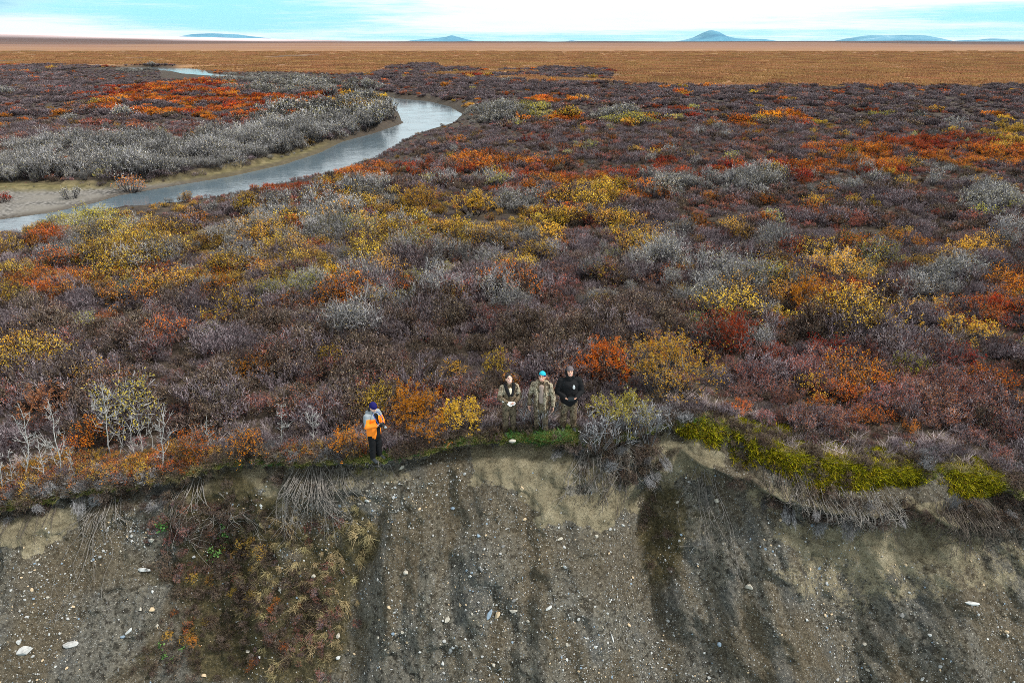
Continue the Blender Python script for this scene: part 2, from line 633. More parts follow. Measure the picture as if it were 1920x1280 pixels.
def two_slot_mesh(name, tw, lf, mt, ml):
    a, qa, va = tw.arrays()
    b, qb, vb = lf.arrays()
    V = np.concatenate([a, b])
    Q = np.concatenate([qa, qb + len(a)])
    return mesh_np(name, V, Q, mats=(mt, ml), mi=np.r_[np.zeros(len(qa)), np.ones(len(qb))], v=np.r_[va, vb])


# kinds of cover: twig, leaf, height, radius, number of leaves, upright
KINDS = {
    'birch': ('purple', 'mauve', .80, .62, 420, .75),
    'heather': ('purple', 'rust', .70, .62, 1900, .8),
    'dark': ('dark', 'brown', .85, .65, 620, .6),
    'willow': ('grey', 'sage', 1.25, .80, 900, .6),
    'yellow': ('dark', 'yellow', 1.05, .80, 1500, .4),
    'gold': ('dark', 'gold', 1.00, .80, 1500, .4),
    'orange': ('dark', 'orange', .85, .80, 1500, .4),
    'red': ('dark', 'red', .80, .80, 1600, .4),
    'olive': ('grey', 'olive', 1.0, .80, 1100, .5),
    'bare': ('grey', 'sage', .90, .60, 0, .5),
}
COVER_NAME = {'birch': 'dwarf_birch_shrubbery', 'heather': 'rusty_birch_shrubbery', 'dark': 'dark_brown_shrubbery', 'willow': 'grey_willow_shrubbery',
              'yellow': 'yellow_willow_shrubbery', 'gold': 'golden_willow_shrubbery', 'orange': 'orange_birch_shrubbery',
              'red': 'red_birch_shrubbery', 'olive': 'olive_willow_shrubbery'}
NVAR = 3


def form(kind, lod, var, lean=0):
    tw_, lf_, H, Rr, nl, up = KINDS[kind]
    sd = hash_seed(kind, lod, var)
    if lod == 0:
        return grow(sd, Rr, H, 30, 7, 4, nl, .05 if kind not in ('birch', 'heather') else .035, .014, up)
    if lod == 1:
        return grow(sd, Rr * 1.15, H * 1.05, 26, 5, 3, int(nl * .55), .085 if kind not in ('birch', 'heather') else .07, .026, up)
    return grow(sd, Rr * 2.0, H * 1.1, 40, 4, 2, int(nl * .5), .19 if kind not in ('birch', 'heather') else .16, .07, up)


def hash_seed(*a):
    s = 7
    for x in a:
        for ch in str(x):
            s = (s * 131 + ord(ch)) % 1000003
    return s


PROTO = {}
proto_col = {}
for kind in KINDS:
    col = bpy.data.collections.new('source_' + kind)
    proto_col[kind] = col
    for lod in range(3):
        for var in range(NVAR):
            tw, lf = form(kind, lod, var)
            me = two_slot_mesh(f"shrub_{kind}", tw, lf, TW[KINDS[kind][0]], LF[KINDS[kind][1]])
            o = bpy.data.objects.new(f"{lod}{var}_{kind}", me)
            col.objects.link(o)
            PROTO[kind, lod, var] = (tw, lf)


def scatter(name, col, P, rot, scl, idx, kind='stuff'):
    """ONE object that instances the members of a collection on its points"""
    me = bpy.data.meshes.new(name)
    n = len(P)
    me.vertices.add(n)
    me.vertices.foreach_set('co', np.asarray(P, np.float32).ravel())
    for k, arr, ty in (('rot', rot, 'FLOAT_VECTOR'), ('scl', scl, 'FLOAT_VECTOR')):
        a = me.attributes.new(k, ty, 'POINT')
        a.data.foreach_set('vector', np.asarray(arr, np.float32).ravel())
    a = me.attributes.new('idx', 'INT', 'POINT')
    a.data.foreach_set('value', np.asarray(idx, np.int32))
    o = obj(name, me)
    o["kind"] = kind
    ng = bpy.data.node_groups.new(name + '_scatter', 'GeometryNodeTree')
    ng.interface.new_socket('Geometry', in_out='INPUT', socket_type='NodeSocketGeometry')
    ng.interface.new_socket('Geometry', in_out='OUTPUT', socket_type='NodeSocketGeometry')
    N, L = ng.nodes, ng.links
    gi, go = N.new('NodeGroupInput'), N.new('NodeGroupOutput')
    ci = N.new('GeometryNodeCollectionInfo')
    ci.inputs['Collection'].default_value = col
    ci.inputs['Separate Children'].default_value = True
    ci.inputs['Reset Children'].default_value = True
    ip = N.new('GeometryNodeInstanceOnPoints')
    ip.inputs['Pick Instance'].default_value = True

    def na(nm, ty):
        q = N.new('GeometryNodeInputNamedAttribute')
        q.data_type = ty
        q.inputs['Name'].default_value = nm
        return q.outputs['Attribute']
    L.new(gi.outputs[0], ip.inputs['Points'])
    L.new(ci.outputs[0], ip.inputs['Instance'])
    L.new(na('idx', 'INT'), ip.inputs['Instance Index'])
    L.new(na('rot', 'FLOAT_VECTOR'), ip.inputs['Rotation'])
    L.new(na('scl', 'FLOAT_VECTOR'), ip.inputs['Scale'])
    L.new(ip.outputs[0], go.inputs[0])
    md = o.modifiers.new('scatter', 'NODES')
    md.node_group = ng
    return o


# ---------------------------------------------------------------- ground sheet
def grid_quads(nr, nc):
    i = np.arange(nr - 1)[:, None] * nc + np.arange(nc - 1)[None, :]
    return np.stack([i, i + 1, i + nc + 1, i + nc], -1).reshape(-1, 4)


PLAIN_EDGE = np.array([(-600, 121), (0, 122), (400, 127), (550, 132), (700, 138), (900, 147), (1000, 152), (1250, 158), (1600, 161), (1920, 159), (2600, 160)], float)


def plain_mask(X, Y):
    """0 in the shrub country, 1 out on the open tundra"""
    px, py = project(X, Y, np.full(np.shape(X), -0.8))
    edge = np.interp(px, PLAIN_EDGE[:, 0], PLAIN_EDGE[:, 1]) + 5 * (fbm(X / 22.0, Y / 60.0, 23, 3) - 0.5) + (16 - 9 * sstep(px, 1000, 1300)) * (fbm(X / 60.0, Y / 300.0, 24, 2) - 0.5)
    m = 1 - sstep(py, edge - 1.5, edge + 1.5)
    isl = sstep(fbm(X / 45.0, Y / 90.0, 27, 3), .60, .66) * sstep(py, edge - 34, edge - 22) * (1 - sstep(px, 1000, 1300))
    return m * (1 - isl)


cols_a = np.linspace(-1.25, 1.25, 300)
ss = [0.0]
while ss[-1] < 17000:
    y = ss[-1] + 15
    ss.append(ss[-1] + max(0.12, 0.0115 * y if y > 20 else 0.12))
ss = np.array(ss)
A, S = np.meshgrid(cols_a, ss)
Yg = lip_y(A) + S
Xg = A * Yg
Zg = land_z(Xg, Yg)
pm = plain_mask(Xg, Yg)
dr = np.full(Xg.shape, 50.0)
nearm = Yg < 460
barm = np.zeros(Xg.shape)
barm[nearm] = 1 - sstep(sdist(BAR, Xg[nearm], Yg[nearm]), -0.3, 1.0)
flatm = np.zeros(Xg.shape)
flatm[nearm] = 1 - sstep(sdist(FLAT, Xg[nearm], Yg[nearm]), -0.3, 1.5)
dr[nearm] = sdist(RIVER, Xg[nearm], Yg[nearm])
wet = (1 - sstep(dr, 0.2, 1.4)) * (Yg < 440)

gm, gt, gb = mat('ground')
geo = gt.new('ShaderNodeNewGeometry')
P = geo.outputs['Position']
nA = gt.noise(P, 1.3, 6, .6)
nB = gt.noise(P, 0.02, 5, .6)
litter = gt.ramp(nA, [(.3, (.022, .017, .014)), (.5, (.045, .034, .026)), (.7, (.09, .068, .046))])
gsep = gt.new('ShaderNodeSeparateXYZ')
gt.link(P, gsep.inputs[0])
dist = gsep.outputs[1]
# open tundra: tan sedge near, redder heath on the far ground, broad streaks
nC = gt.noise(gt.mapping(P, (.0016, .0042, 1)), 1.0, 6, .62)
nD = gt.noise(gt.mapping(P, (.05, .012, 1)), 1.0, 6, .7)
sedge = gt.ramp(nD, [(.3, (.19, .096, .042)), (.5, (.255, .134, .059)), (.72, (.32, .182, .085))])
heath = gt.ramp(nC, [(.3, (.16, .085, .058)), (.5, (.215, .112, .070)), (.7, (.26, .15, .08))])
tund = gt.mix(gt.smooth(gt.math('ADD', dist, gt.math('MULTIPLY', gt.math('SUBTRACT', nC, .5), 1500)), 520, 1700), sedge, heath)
green_streak = gt.smooth(gt.noise(gt.mapping(P, (.0030, .011, 1), (3.1, 1.7, 0)), 1.0, 4, .55), .60, .72)
tund = gt.mix(gt.math('MULTIPLY', green_streak, .55), tund, (.125, .095, .028))
dark_streak = gt.smooth(gt.noise(gt.mapping(P, (.0012, .0038, 1), (8.1, 4.4, 0)), 1.0, 3, .5), .62, .74)
tund = gt.mix(gt.math('MULTIPLY', dark_streak, .6), tund, (.10, .055, .05))
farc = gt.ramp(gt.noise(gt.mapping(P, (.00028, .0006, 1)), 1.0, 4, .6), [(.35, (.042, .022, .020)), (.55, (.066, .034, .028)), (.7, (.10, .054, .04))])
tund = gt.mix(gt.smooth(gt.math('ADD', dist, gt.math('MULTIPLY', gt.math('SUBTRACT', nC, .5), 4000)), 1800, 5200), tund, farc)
pale = gt.ramp(gt.noise(gt.mapping(P, (.0004, .0012, 1)), 1.0, 4, .6), [(.3, (.50, .37, .37)), (.7, (.80, .66, .66))])  # sunlight on the far left ridge, painted in as pale pink
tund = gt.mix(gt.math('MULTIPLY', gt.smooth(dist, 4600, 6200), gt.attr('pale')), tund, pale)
base = gt.mix(gt.attr('plain'), litter, tund)
gravel = gt.ramp(gt.voro(P, 4.0), [(.1, (.25, .235, .215)), (.4, (.16, .15, .14)), (.7, (.07, .066, .06))])
gravel = gt.mix(gt.smooth(gt.noise(P, .35, 4), .4, .65), gravel, (.16, .148, .13))
base = gt.mix(gt.attr('flat'), base, gt.ramp(nA, [(.3, (.055, .048, .022)), (.5, (.115, .098, .045)), (.7, (.20, .165, .085))]))
base = gt.mix(gt.attr('bar'), base, gravel)
base = gt.mix(gt.math('MULTIPLY', gt.attr('wet'), .75), base, (.055, .045, .035))
# turf right on the brink
base = gt.mix(gt.math('MULTIPLY', gt.attr('turf'), .85), base, gt.ramp(gt.noise(P, 5.0, 5, .6), [(.3, (.05, .055, .012)), (.5, (.10, .10, .025)), (.7, (.20, .16, .06))]))
gt.link(base, gb.inputs['Base Color'])
gt.link(gt.bump(nA, .6, .12), gb.inputs['Normal'])
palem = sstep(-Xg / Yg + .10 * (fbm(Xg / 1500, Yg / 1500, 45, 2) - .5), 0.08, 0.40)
turfm = (1 - sstep(S + 0.8 * (fbm(Xg / .5, Yg / .5, 31, 3) - .5), 0.2, 1.1))
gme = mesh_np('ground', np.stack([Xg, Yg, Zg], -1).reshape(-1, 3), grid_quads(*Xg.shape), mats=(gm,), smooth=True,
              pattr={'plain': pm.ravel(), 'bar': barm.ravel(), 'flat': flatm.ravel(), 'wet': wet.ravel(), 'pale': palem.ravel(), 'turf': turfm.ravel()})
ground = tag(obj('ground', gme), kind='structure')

# ---------------------------------------------------------------- river
wm, wtt, wb = mat('river_water')
wb.inputs['Base Color'].default_value = (.09, .125, .15, 1)
wb.inputs['Roughness'].default_value = .06
wb.inputs['Specular IOR Level'].default_value = .5
wb.inputs['IOR'].default_value = 1.55
wg = wtt.new('ShaderNodeNewGeometry')
wv = wtt.mapping(wg.outputs['Position'], (1.0, 1.5, 1), rot=(0, 0, R(-25)))
wn = wtt.noise(wv, 1.6, 5, .6, .5)
wn2 = wtt.noise(wg.outputs['Position'], .25, 3, .5)
wtt.link(wtt.bump(wtt.math('MULTIPLY', wn, wtt.smooth(wn2, .3, .7, .35, 1.2)), .16, .18), wb.inputs['Normal'])
x0, x1, y0, y1 = -330, 40, 26, 470
wme = mesh_np('river_water', [(x0, y0, WATER_Z), (x1, y0, WATER_Z), (x1, y1, WATER_Z), (x0, y1, WATER_Z)], [[0, 1, 2, 3]], mats=(wm,))
# the sheet follows the channel
bpy.data.meshes.remove(wme)
ring = RIVER.copy()
import bmesh
bm = bmesh.new()
vs = [bm.verts.new((x, y, WATER_Z)) for x, y in ring]
bm.faces.new(vs)
bmesh.ops.triangulate(bm, faces=bm.faces[:])
bmesh.ops.recalc_face_normals(bm, faces=bm.faces[:])
wme = bpy.data.meshes.new('river_water')
bm.to_mesh(wme)
bm.free()
wme.materials.append(wm)
if wme.polygons[0].normal.z < 0:
    wme.flip_normals()
river = tag(obj('river_water', wme), kind='structure')

# ---------------------------------------------------------------- bluff face
_ax = np.linspace(-1.5, 1.5, 4000)
_ly2 = lip_y(_ax)
_lx2 = _ax * _ly2
_o = np.argsort(_lx2)
_lx2, _ly2, _lz2 = _lx2[_o], _ly2[_o], lip_z(_ax)[_o]
bx = np.arange(-19.5, 19.5, 0.055)
bh = np.concatenate([np.arange(0, 1.6, .045), np.arange(1.6, 9.6, .065)])
BX, BH = np.meshgrid(bx, bh)
LY = np.interp(BX, _lx2, _ly2)
LZ = np.interp(BX, _lx2, _lz2)
silt_h = 1.5 + 1.5 * (fbm(BX / 1.6, BX * 0 + 3, 61, 3) - .5) * 2
_t = (BH - silt_h) / .45
dd = .42 * BH + .40 * .45 * np.logaddexp(0, _t)
dd = dd - (.18 + .5 * fbm(BX / .9, BX * 0 + 8.8, 60, 2)) * np.exp(-((BH - .40) / .20) ** 2)                 # undercut below the turf
drape = np.maximum.reduce([np.exp(-((BX - c) / w) ** 4) for c, w in ((8.2, 1.9), (11.6, 1.1), (5.6, .7))])
drape = drape * (.65 + .7 * fbm(BX / .6, BX * 0 + 4.4, 59, 3))
over = np.where(BH < .8, 1.3 * BH, 1.04 * np.exp(-((BH - .8) / .25) ** 2))
dd = dd * (1 - .85 * drape * (BH < .8)) + drape * over * .8
# gullies and spurs running down the face
fan_x = (BX + .3) / (1 + .055 * BH) + .5 * (fbm(BX / 1.5, BH / 1.6, 56, 3) - .5)
rib = (fbm(fan_x / 2.2, BH / 5, 51, 3) - .5) * .95 + (fbm(fan_x / .8, BH / 1.6, 52, 3) - .5) * .42
macro = sum(am * np.exp(-((BX - c) / w_) ** 2) for c, w_, am in ((-12.2, 2.6, .9), (-7.3, 2.4, -.55), (-3.9, .9, -.40), (-.3, 2.5, .95), (3.75, 1.3, -.62), (2.6, .6, .2), (6.6, 1.7, .55), (9.2, 1.0, -.35), (12.0, 2.0, .75), (14.6, .9, -.5)))
# macro forms swell out below the scarp
rib = rib * sstep(BH, .1, 2.2) + macro * sstep(BH + .4 * (fbm(BX / .8, BH * 0, 63, 2) - .5), .5, 3.2) * .95
lump = ((fbm(BX / .35, BH / .35, 53, 4) - .5) * .40 + (fbm(BX / .95, BH / .7, 58, 3) - .5) * .30) * sstep(BH, .0, .5)
dd = dd + rib + lump
BY = LY - dd
BZ = LZ - BH
pxb, pyb = project(BX, BY, BZ)
# two steep-sided gullies and the spur between them
for (xa, ya, xb, yb, wdt, dep) in [(742, 905, 640, 1290, 24, .24), (1205, 935, 1250, 1290, 30, .28), (1275, 880, 1200, 1000, 30, .15), (330, 990, 300, 1290, 40, .15)]:
    t = np.clip((pyb - ya) / (yb - ya), -.2, 1.2)
    q = (pxb - (xa + (xb - xa) * t)) / wdt + (fbm(BX / .8, BH / .9, 54, 3) - .5) * 3.4
    BY = BY + dep * np.exp(-q * q) * sstep(t, -.1, .15)


def ell(px, py, items, soft=.35):
    m = np.zeros(np.shape(px))
    wob = (fbm(px / 55.0, py / 40.0, 71, 4) - .5) * 1.1
    for cx, cy, rx, ry, w in items:
        d = np.hypot((px - cx) / rx, (py - cy) / ry) + wob
        m = np.maximum(m, w * (1 - sstep(d, 1 - soft, 1 + soft)))
    return m


pxb, pyb = project(BX, BY, BZ)
m_silt = ell(pxb, pyb, [(1470, 935, 70, 30, .6), (1590, 1000, 120, 55, .75),
                        (1740, 1005, 130, 62, .85), (1620, 1080, 180, 60, .5), (1830, 1060, 120, 60, .5), (720, 890, 60, 16, .5), (640, 905, 60, 18, .45)], .3)
for poly in ([(878, 838), (884, 908), (938, 908), (985, 950), (1010, 976), (1060, 982), (1130, 986), (1150, 972), (1200, 955), (1198, 918), (1160, 895), (1095, 870), (1050, 826), (980, 830)],
             [(1215, 905), (1225, 850), (1255, 822), (1300, 808), (1340, 840), (1352, 870), (1330, 905), (1290, 895), (1250, 925)],
             [(-200, 1040), (-200, 990), (0, 980), (60, 962), (130, 945), (158, 950), (142, 985), (95, 1020), (50, 1034)],
             [(400, 900), (430, 876), (480, 874), (525, 900), (530, 940), (480, 925), (440, 935), (395, 942), (340, 957), (270, 945), (300, 935), (370, 925)]):
    sd_ = sdist(np.array(poly, float), pxb, pyb) + (fbm(pxb / 26.0, pyb / 20.0, 72, 4) - .5) * 44 + (fbm(pxb / 6.0, pyb / 6.0, 73, 2) - .5) * 10
    m_silt = np.maximum(m_silt, .95 * (1 - sstep(sd_, -5, 6)))
m_silt *= 1 - .9 * ell(pxb, pyb, [(1092, 916, 30, 9, 1), (1075, 925, 16, 7, .8), (420, 930, 16, 8, .7), (1050, 870, 40, 3, .5)], .5)
m_veg = ell(pxb, pyb, [(420, 1060, 130, 150, .9), (480, 1190, 190, 110, .8), (600, 1120, 80, 160, .7), (670, 1000, 40, 60, .7), (1245, 1000, 45, 110, .65), (1300, 990, 60, 40, .4), (380, 980, 110, 30, .6)], .4)
m_brown = np.clip(sstep(fbm(fan_x / .8, BH / 2.4, 55, 4), .50, .66) * .85 + ell(pxb, pyb, [(150, 1060, 140, 50, .8), (880, 940, 110, 60, .7), (1140, 1060, 110, 70, .7), (800, 980, 60, 90, .6), (1500, 1200, 200, 60, .3), (60, 1150, 50, 120, .6)], .5), 0, 1)
for (xa, ya, xb, yb, wdt) in [(742, 905, 640, 1290, 20), (1205, 935, 1250, 1290, 26)]:
    t = np.clip((pyb - ya) / (yb - ya), -.1, 1.2)
    q = (pxb - (xa + (xb - xa) * t)) / wdt + (fbm(BX / .8, BH / .9, 54, 3) - .5) * 3.4
    m_brown = np.maximum(m_brown, .9 * np.exp(-q * q) * (t > -.05) * (.4 + fbm(BX / .3, BH / .5, 66, 2)))
m_soil = 1 - sstep(BH + .5 * (fbm(BX / .35, BH / .2, 57, 3) - .5) + .35 * (fbm(BX / 1.1, BX * 0, 67, 2) - .5), .02, .22)          # dark peat under the turf
bmt, bt, bb = mat('bluff_soil')
bgeo = bt.new('ShaderNodeNewGeometry')
BP = bgeo.outputs['Position']
bn1 = bt.noise(BP, 2.2, 8, .68)
bn2 = bt.noise(BP, 11.0, 8, .72)
bn3 = bt.noise(bt.mapping(BP, (2.5, .6, .35)), 1.0, 5, .6)
grv = bt.ramp(bn2, [(.28, (.048, .043, .032)), (.45, (.125, .114, .090)), (.6, (.205, .190, .152)), (.75, (.31, .29, .24))])
grv = bt.mix(bt.smooth(bn3, .42, .62, 0, .45), grv, bt.ramp(bn2, [(.3, (.06, .058, .052)), (.6, (.16, .155, .14)), (.75, (.25, .24, .22))]))
brn = bt.ramp(bn2, [(.3, (.050, .038, .022)), (.5, (.120, .094, .058)), (.72, (.20, .165, .11))])
slt = bt.ramp(bt.math('ADD', bt.math('MULTIPLY', bn1, .6), bt.math('MULTIPLY', bn2, .4)), [(.36, (.075, .060, .036)), (.45, (.20, .170, .108)), (.55, (.30, .260, .17)), (.66, (.43, .38, .27))])
slt = bt.mix(bt.smooth(bn2, .55, .72, 0, .6), slt, (.15, .115, .07))
veg = bt.ramp(bn2, [(.3, (.028, .026, .012)), (.5, (.075, .062, .028)), (.7, (.15, .115, .05))])
bn4 = bt.noise(BP, 5.5, 4, .6)
grv = bt.mix(bt.smooth(bn4, .36, .52, .75, 0), grv, (.028, .024, .018))
grv = bt.mix(bt.smooth(bt.noise(bt.mapping(BP, (1, 1, .5), (4, 2, 7)), 1.1, 4, .6), .5, .66, 0, .5), grv, (.115, .118, .115))
bc = bt.mix(bt.math('MULTIPLY', bt.attr('brown'), .8), grv, brn)
bc = bt.mix(bt.smooth(bt.math('ADD', bt.attr('silt'), bt.math('ADD', bt.math('MULTIPLY', bt.math('SUBTRACT', bn2, .5), 1.0), bt.math('MULTIPLY', bt.math('SUBTRACT', bn1, .5), 1.3))), .3, .62), bc, slt)
bc = bt.mix(bt.smooth(bt.math('ADD', bt.attr('moss'), bt.math('MULTIPLY', bt.math('SUBTRACT', bn1, .5), .9)), .28, .7, 0, .9), bc, veg)
# small stones set in the gravel
for sc_, th, amt in ((34.0, .80, 1.0), (17.0, .90, 1.0)):
    vn = bt.new('ShaderNodeTexVoronoi')
    bt.link(BP, vn.inputs['Vector'])
    vn.inputs['Scale'].default_value = sc_
    cs = bt.new('ShaderNodeSeparateColor')
    bt.link(vn.outputs['Color'], cs.inputs[0])
    pick = bt.math('MULTIPLY', bt.math('GREATER_THAN', cs.outputs[0], th), bt.math('LESS_THAN', vn.outputs['Distance'], .38))
    pick = bt.math('MULTIPLY', pick, bt.smooth(bt.math('ADD', bt.attr('silt'), bt.attr('moss')), .2, .9, 1, .15))
    pc = bt.ramp(cs.outputs[1], [(0, (.15, .165, .17)), (.35, (.25, .25, .24)), (.6, (.36, .34, .30)), (.85, (.30, .25, .17)), (1, (.46, .45, .42))])
    bc = bt.mix(bt.math('MULTIPLY', pick, amt), bc, pc)
bc = bt.mix(bt.attr('peat'), bc, bt.ramp(bn2, [(.3, (.020, .015, .010)), (.6, (.055, .040, .026)), (.8, (.11, .08, .05))]))
bt.link(bc, bb.inputs['Base Color'])
bnorm = bt.bump(bn1, 1.0, .35)
bnorm = bt.bump(bn2, 1.0, .09, bnorm)
bt.link(bnorm, bb.inputs['Normal'])
bme = mesh_np('bluff', np.stack([BX, BY, BZ], -1).reshape(-1, 3), grid_quads(*BX.shape), mats=(bmt,), smooth=True,
              pattr={'silt': m_silt.ravel(), 'moss': m_veg.ravel(), 'brown': m_brown.ravel(), 'peat': m_soil.ravel()})
bme.flip_normals()
bluff = tag(obj('terrain_bluff', bme), kind='structure')
BPT = np.stack([BX, BY, BZ], -1).reshape(-1, 3)
_px, _py = project(BPT[:, 0], BPT[:, 1], BPT[:, 2])
_gy = np.gradient(BY, axis=0) / np.gradient(BZ, axis=0)
_gx = np.gradient(BY, axis=1) / .055
_nrm = np.stack([_gx, -np.ones_like(BY), _gy], -1)
_nrm = (_nrm / np.linalg.norm(_nrm, axis=-1, keepdims=True)).reshape(-1, 3)


def on_bluff(px, py):
    k = int(np.argmin((_px - px) ** 2 + (_py - py) ** 2))
    return Vector(BPT[k]), Vector(_nrm[k])


# ---------------------------------------------------------------- far hills
HILL_D = 15000.0


def hill(name, pts, dist, depth, mt, seed):
    """a solid hill: ridge outline given as (photograph x, height above the plain in m), with real depth"""
    xs = np.array([p[0] for p in pts], float)
    hs = np.array([p[1] for p in pts], float)
    n, m = 90, 22
    u = np.linspace(xs[0], xs[-1], n)
    h = np.interp(u, xs, hs)
    k = np.array([1, 2, 3, 2, 1.]) / 9
    h = np.convolve(np.pad(h, 2, 'edge'), k, 'valid')
    X0 = np.array([ray(q, 78)[0] for q in u]) * dist
    V = np.linspace(-1, 1, m)
    prof = np.cos(V * np.pi / 2) ** .9
    XX = np.repeat(X0[None], m, 0)
    YY = dist + np.repeat(V[:, None], n, 1) * depth
    ZZ = prof[:, None] * h[None] * (1 + .10 * (fbm(XX / 600, YY / 600, seed, 3) - .5) * 2) - 6
    return tag(obj(name, mesh_np(name, np.stack([XX, YY, ZZ], -1).reshape(-1, 3), grid_quads(m, n), mats=(mt,), smooth=True)), kind='structure')


hm, ht, hb = mat('hill_rock')  # blue of the distant air is painted into the hills' base colour
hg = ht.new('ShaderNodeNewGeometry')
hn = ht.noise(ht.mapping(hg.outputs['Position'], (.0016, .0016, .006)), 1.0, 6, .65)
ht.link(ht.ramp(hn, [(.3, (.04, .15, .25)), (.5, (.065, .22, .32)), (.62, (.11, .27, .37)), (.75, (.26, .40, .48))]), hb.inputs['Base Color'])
f = HILL_D / FPX
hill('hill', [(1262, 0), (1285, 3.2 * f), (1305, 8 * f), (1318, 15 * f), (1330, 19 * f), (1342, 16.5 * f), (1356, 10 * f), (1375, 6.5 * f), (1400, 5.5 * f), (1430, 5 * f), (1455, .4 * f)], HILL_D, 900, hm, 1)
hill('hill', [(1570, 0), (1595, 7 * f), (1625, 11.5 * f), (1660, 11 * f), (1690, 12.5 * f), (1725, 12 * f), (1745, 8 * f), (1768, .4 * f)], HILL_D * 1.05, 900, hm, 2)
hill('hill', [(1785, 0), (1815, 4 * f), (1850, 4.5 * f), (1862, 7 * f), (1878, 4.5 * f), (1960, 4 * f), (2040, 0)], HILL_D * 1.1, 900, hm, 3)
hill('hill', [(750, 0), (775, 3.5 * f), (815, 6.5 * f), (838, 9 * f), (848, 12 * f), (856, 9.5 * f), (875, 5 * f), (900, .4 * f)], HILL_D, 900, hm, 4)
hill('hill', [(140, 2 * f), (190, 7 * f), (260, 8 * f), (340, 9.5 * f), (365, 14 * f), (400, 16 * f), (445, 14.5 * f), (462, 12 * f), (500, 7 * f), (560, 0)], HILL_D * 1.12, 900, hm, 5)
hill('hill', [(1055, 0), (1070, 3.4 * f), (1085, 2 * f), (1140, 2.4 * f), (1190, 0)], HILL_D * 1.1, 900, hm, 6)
hill('hill', [(-260, 5 * f), (-100, 9 * f), (20, 8 * f), (90, 5 * f), (170, 0)], HILL_D * 1.0, 900, hm, 7)

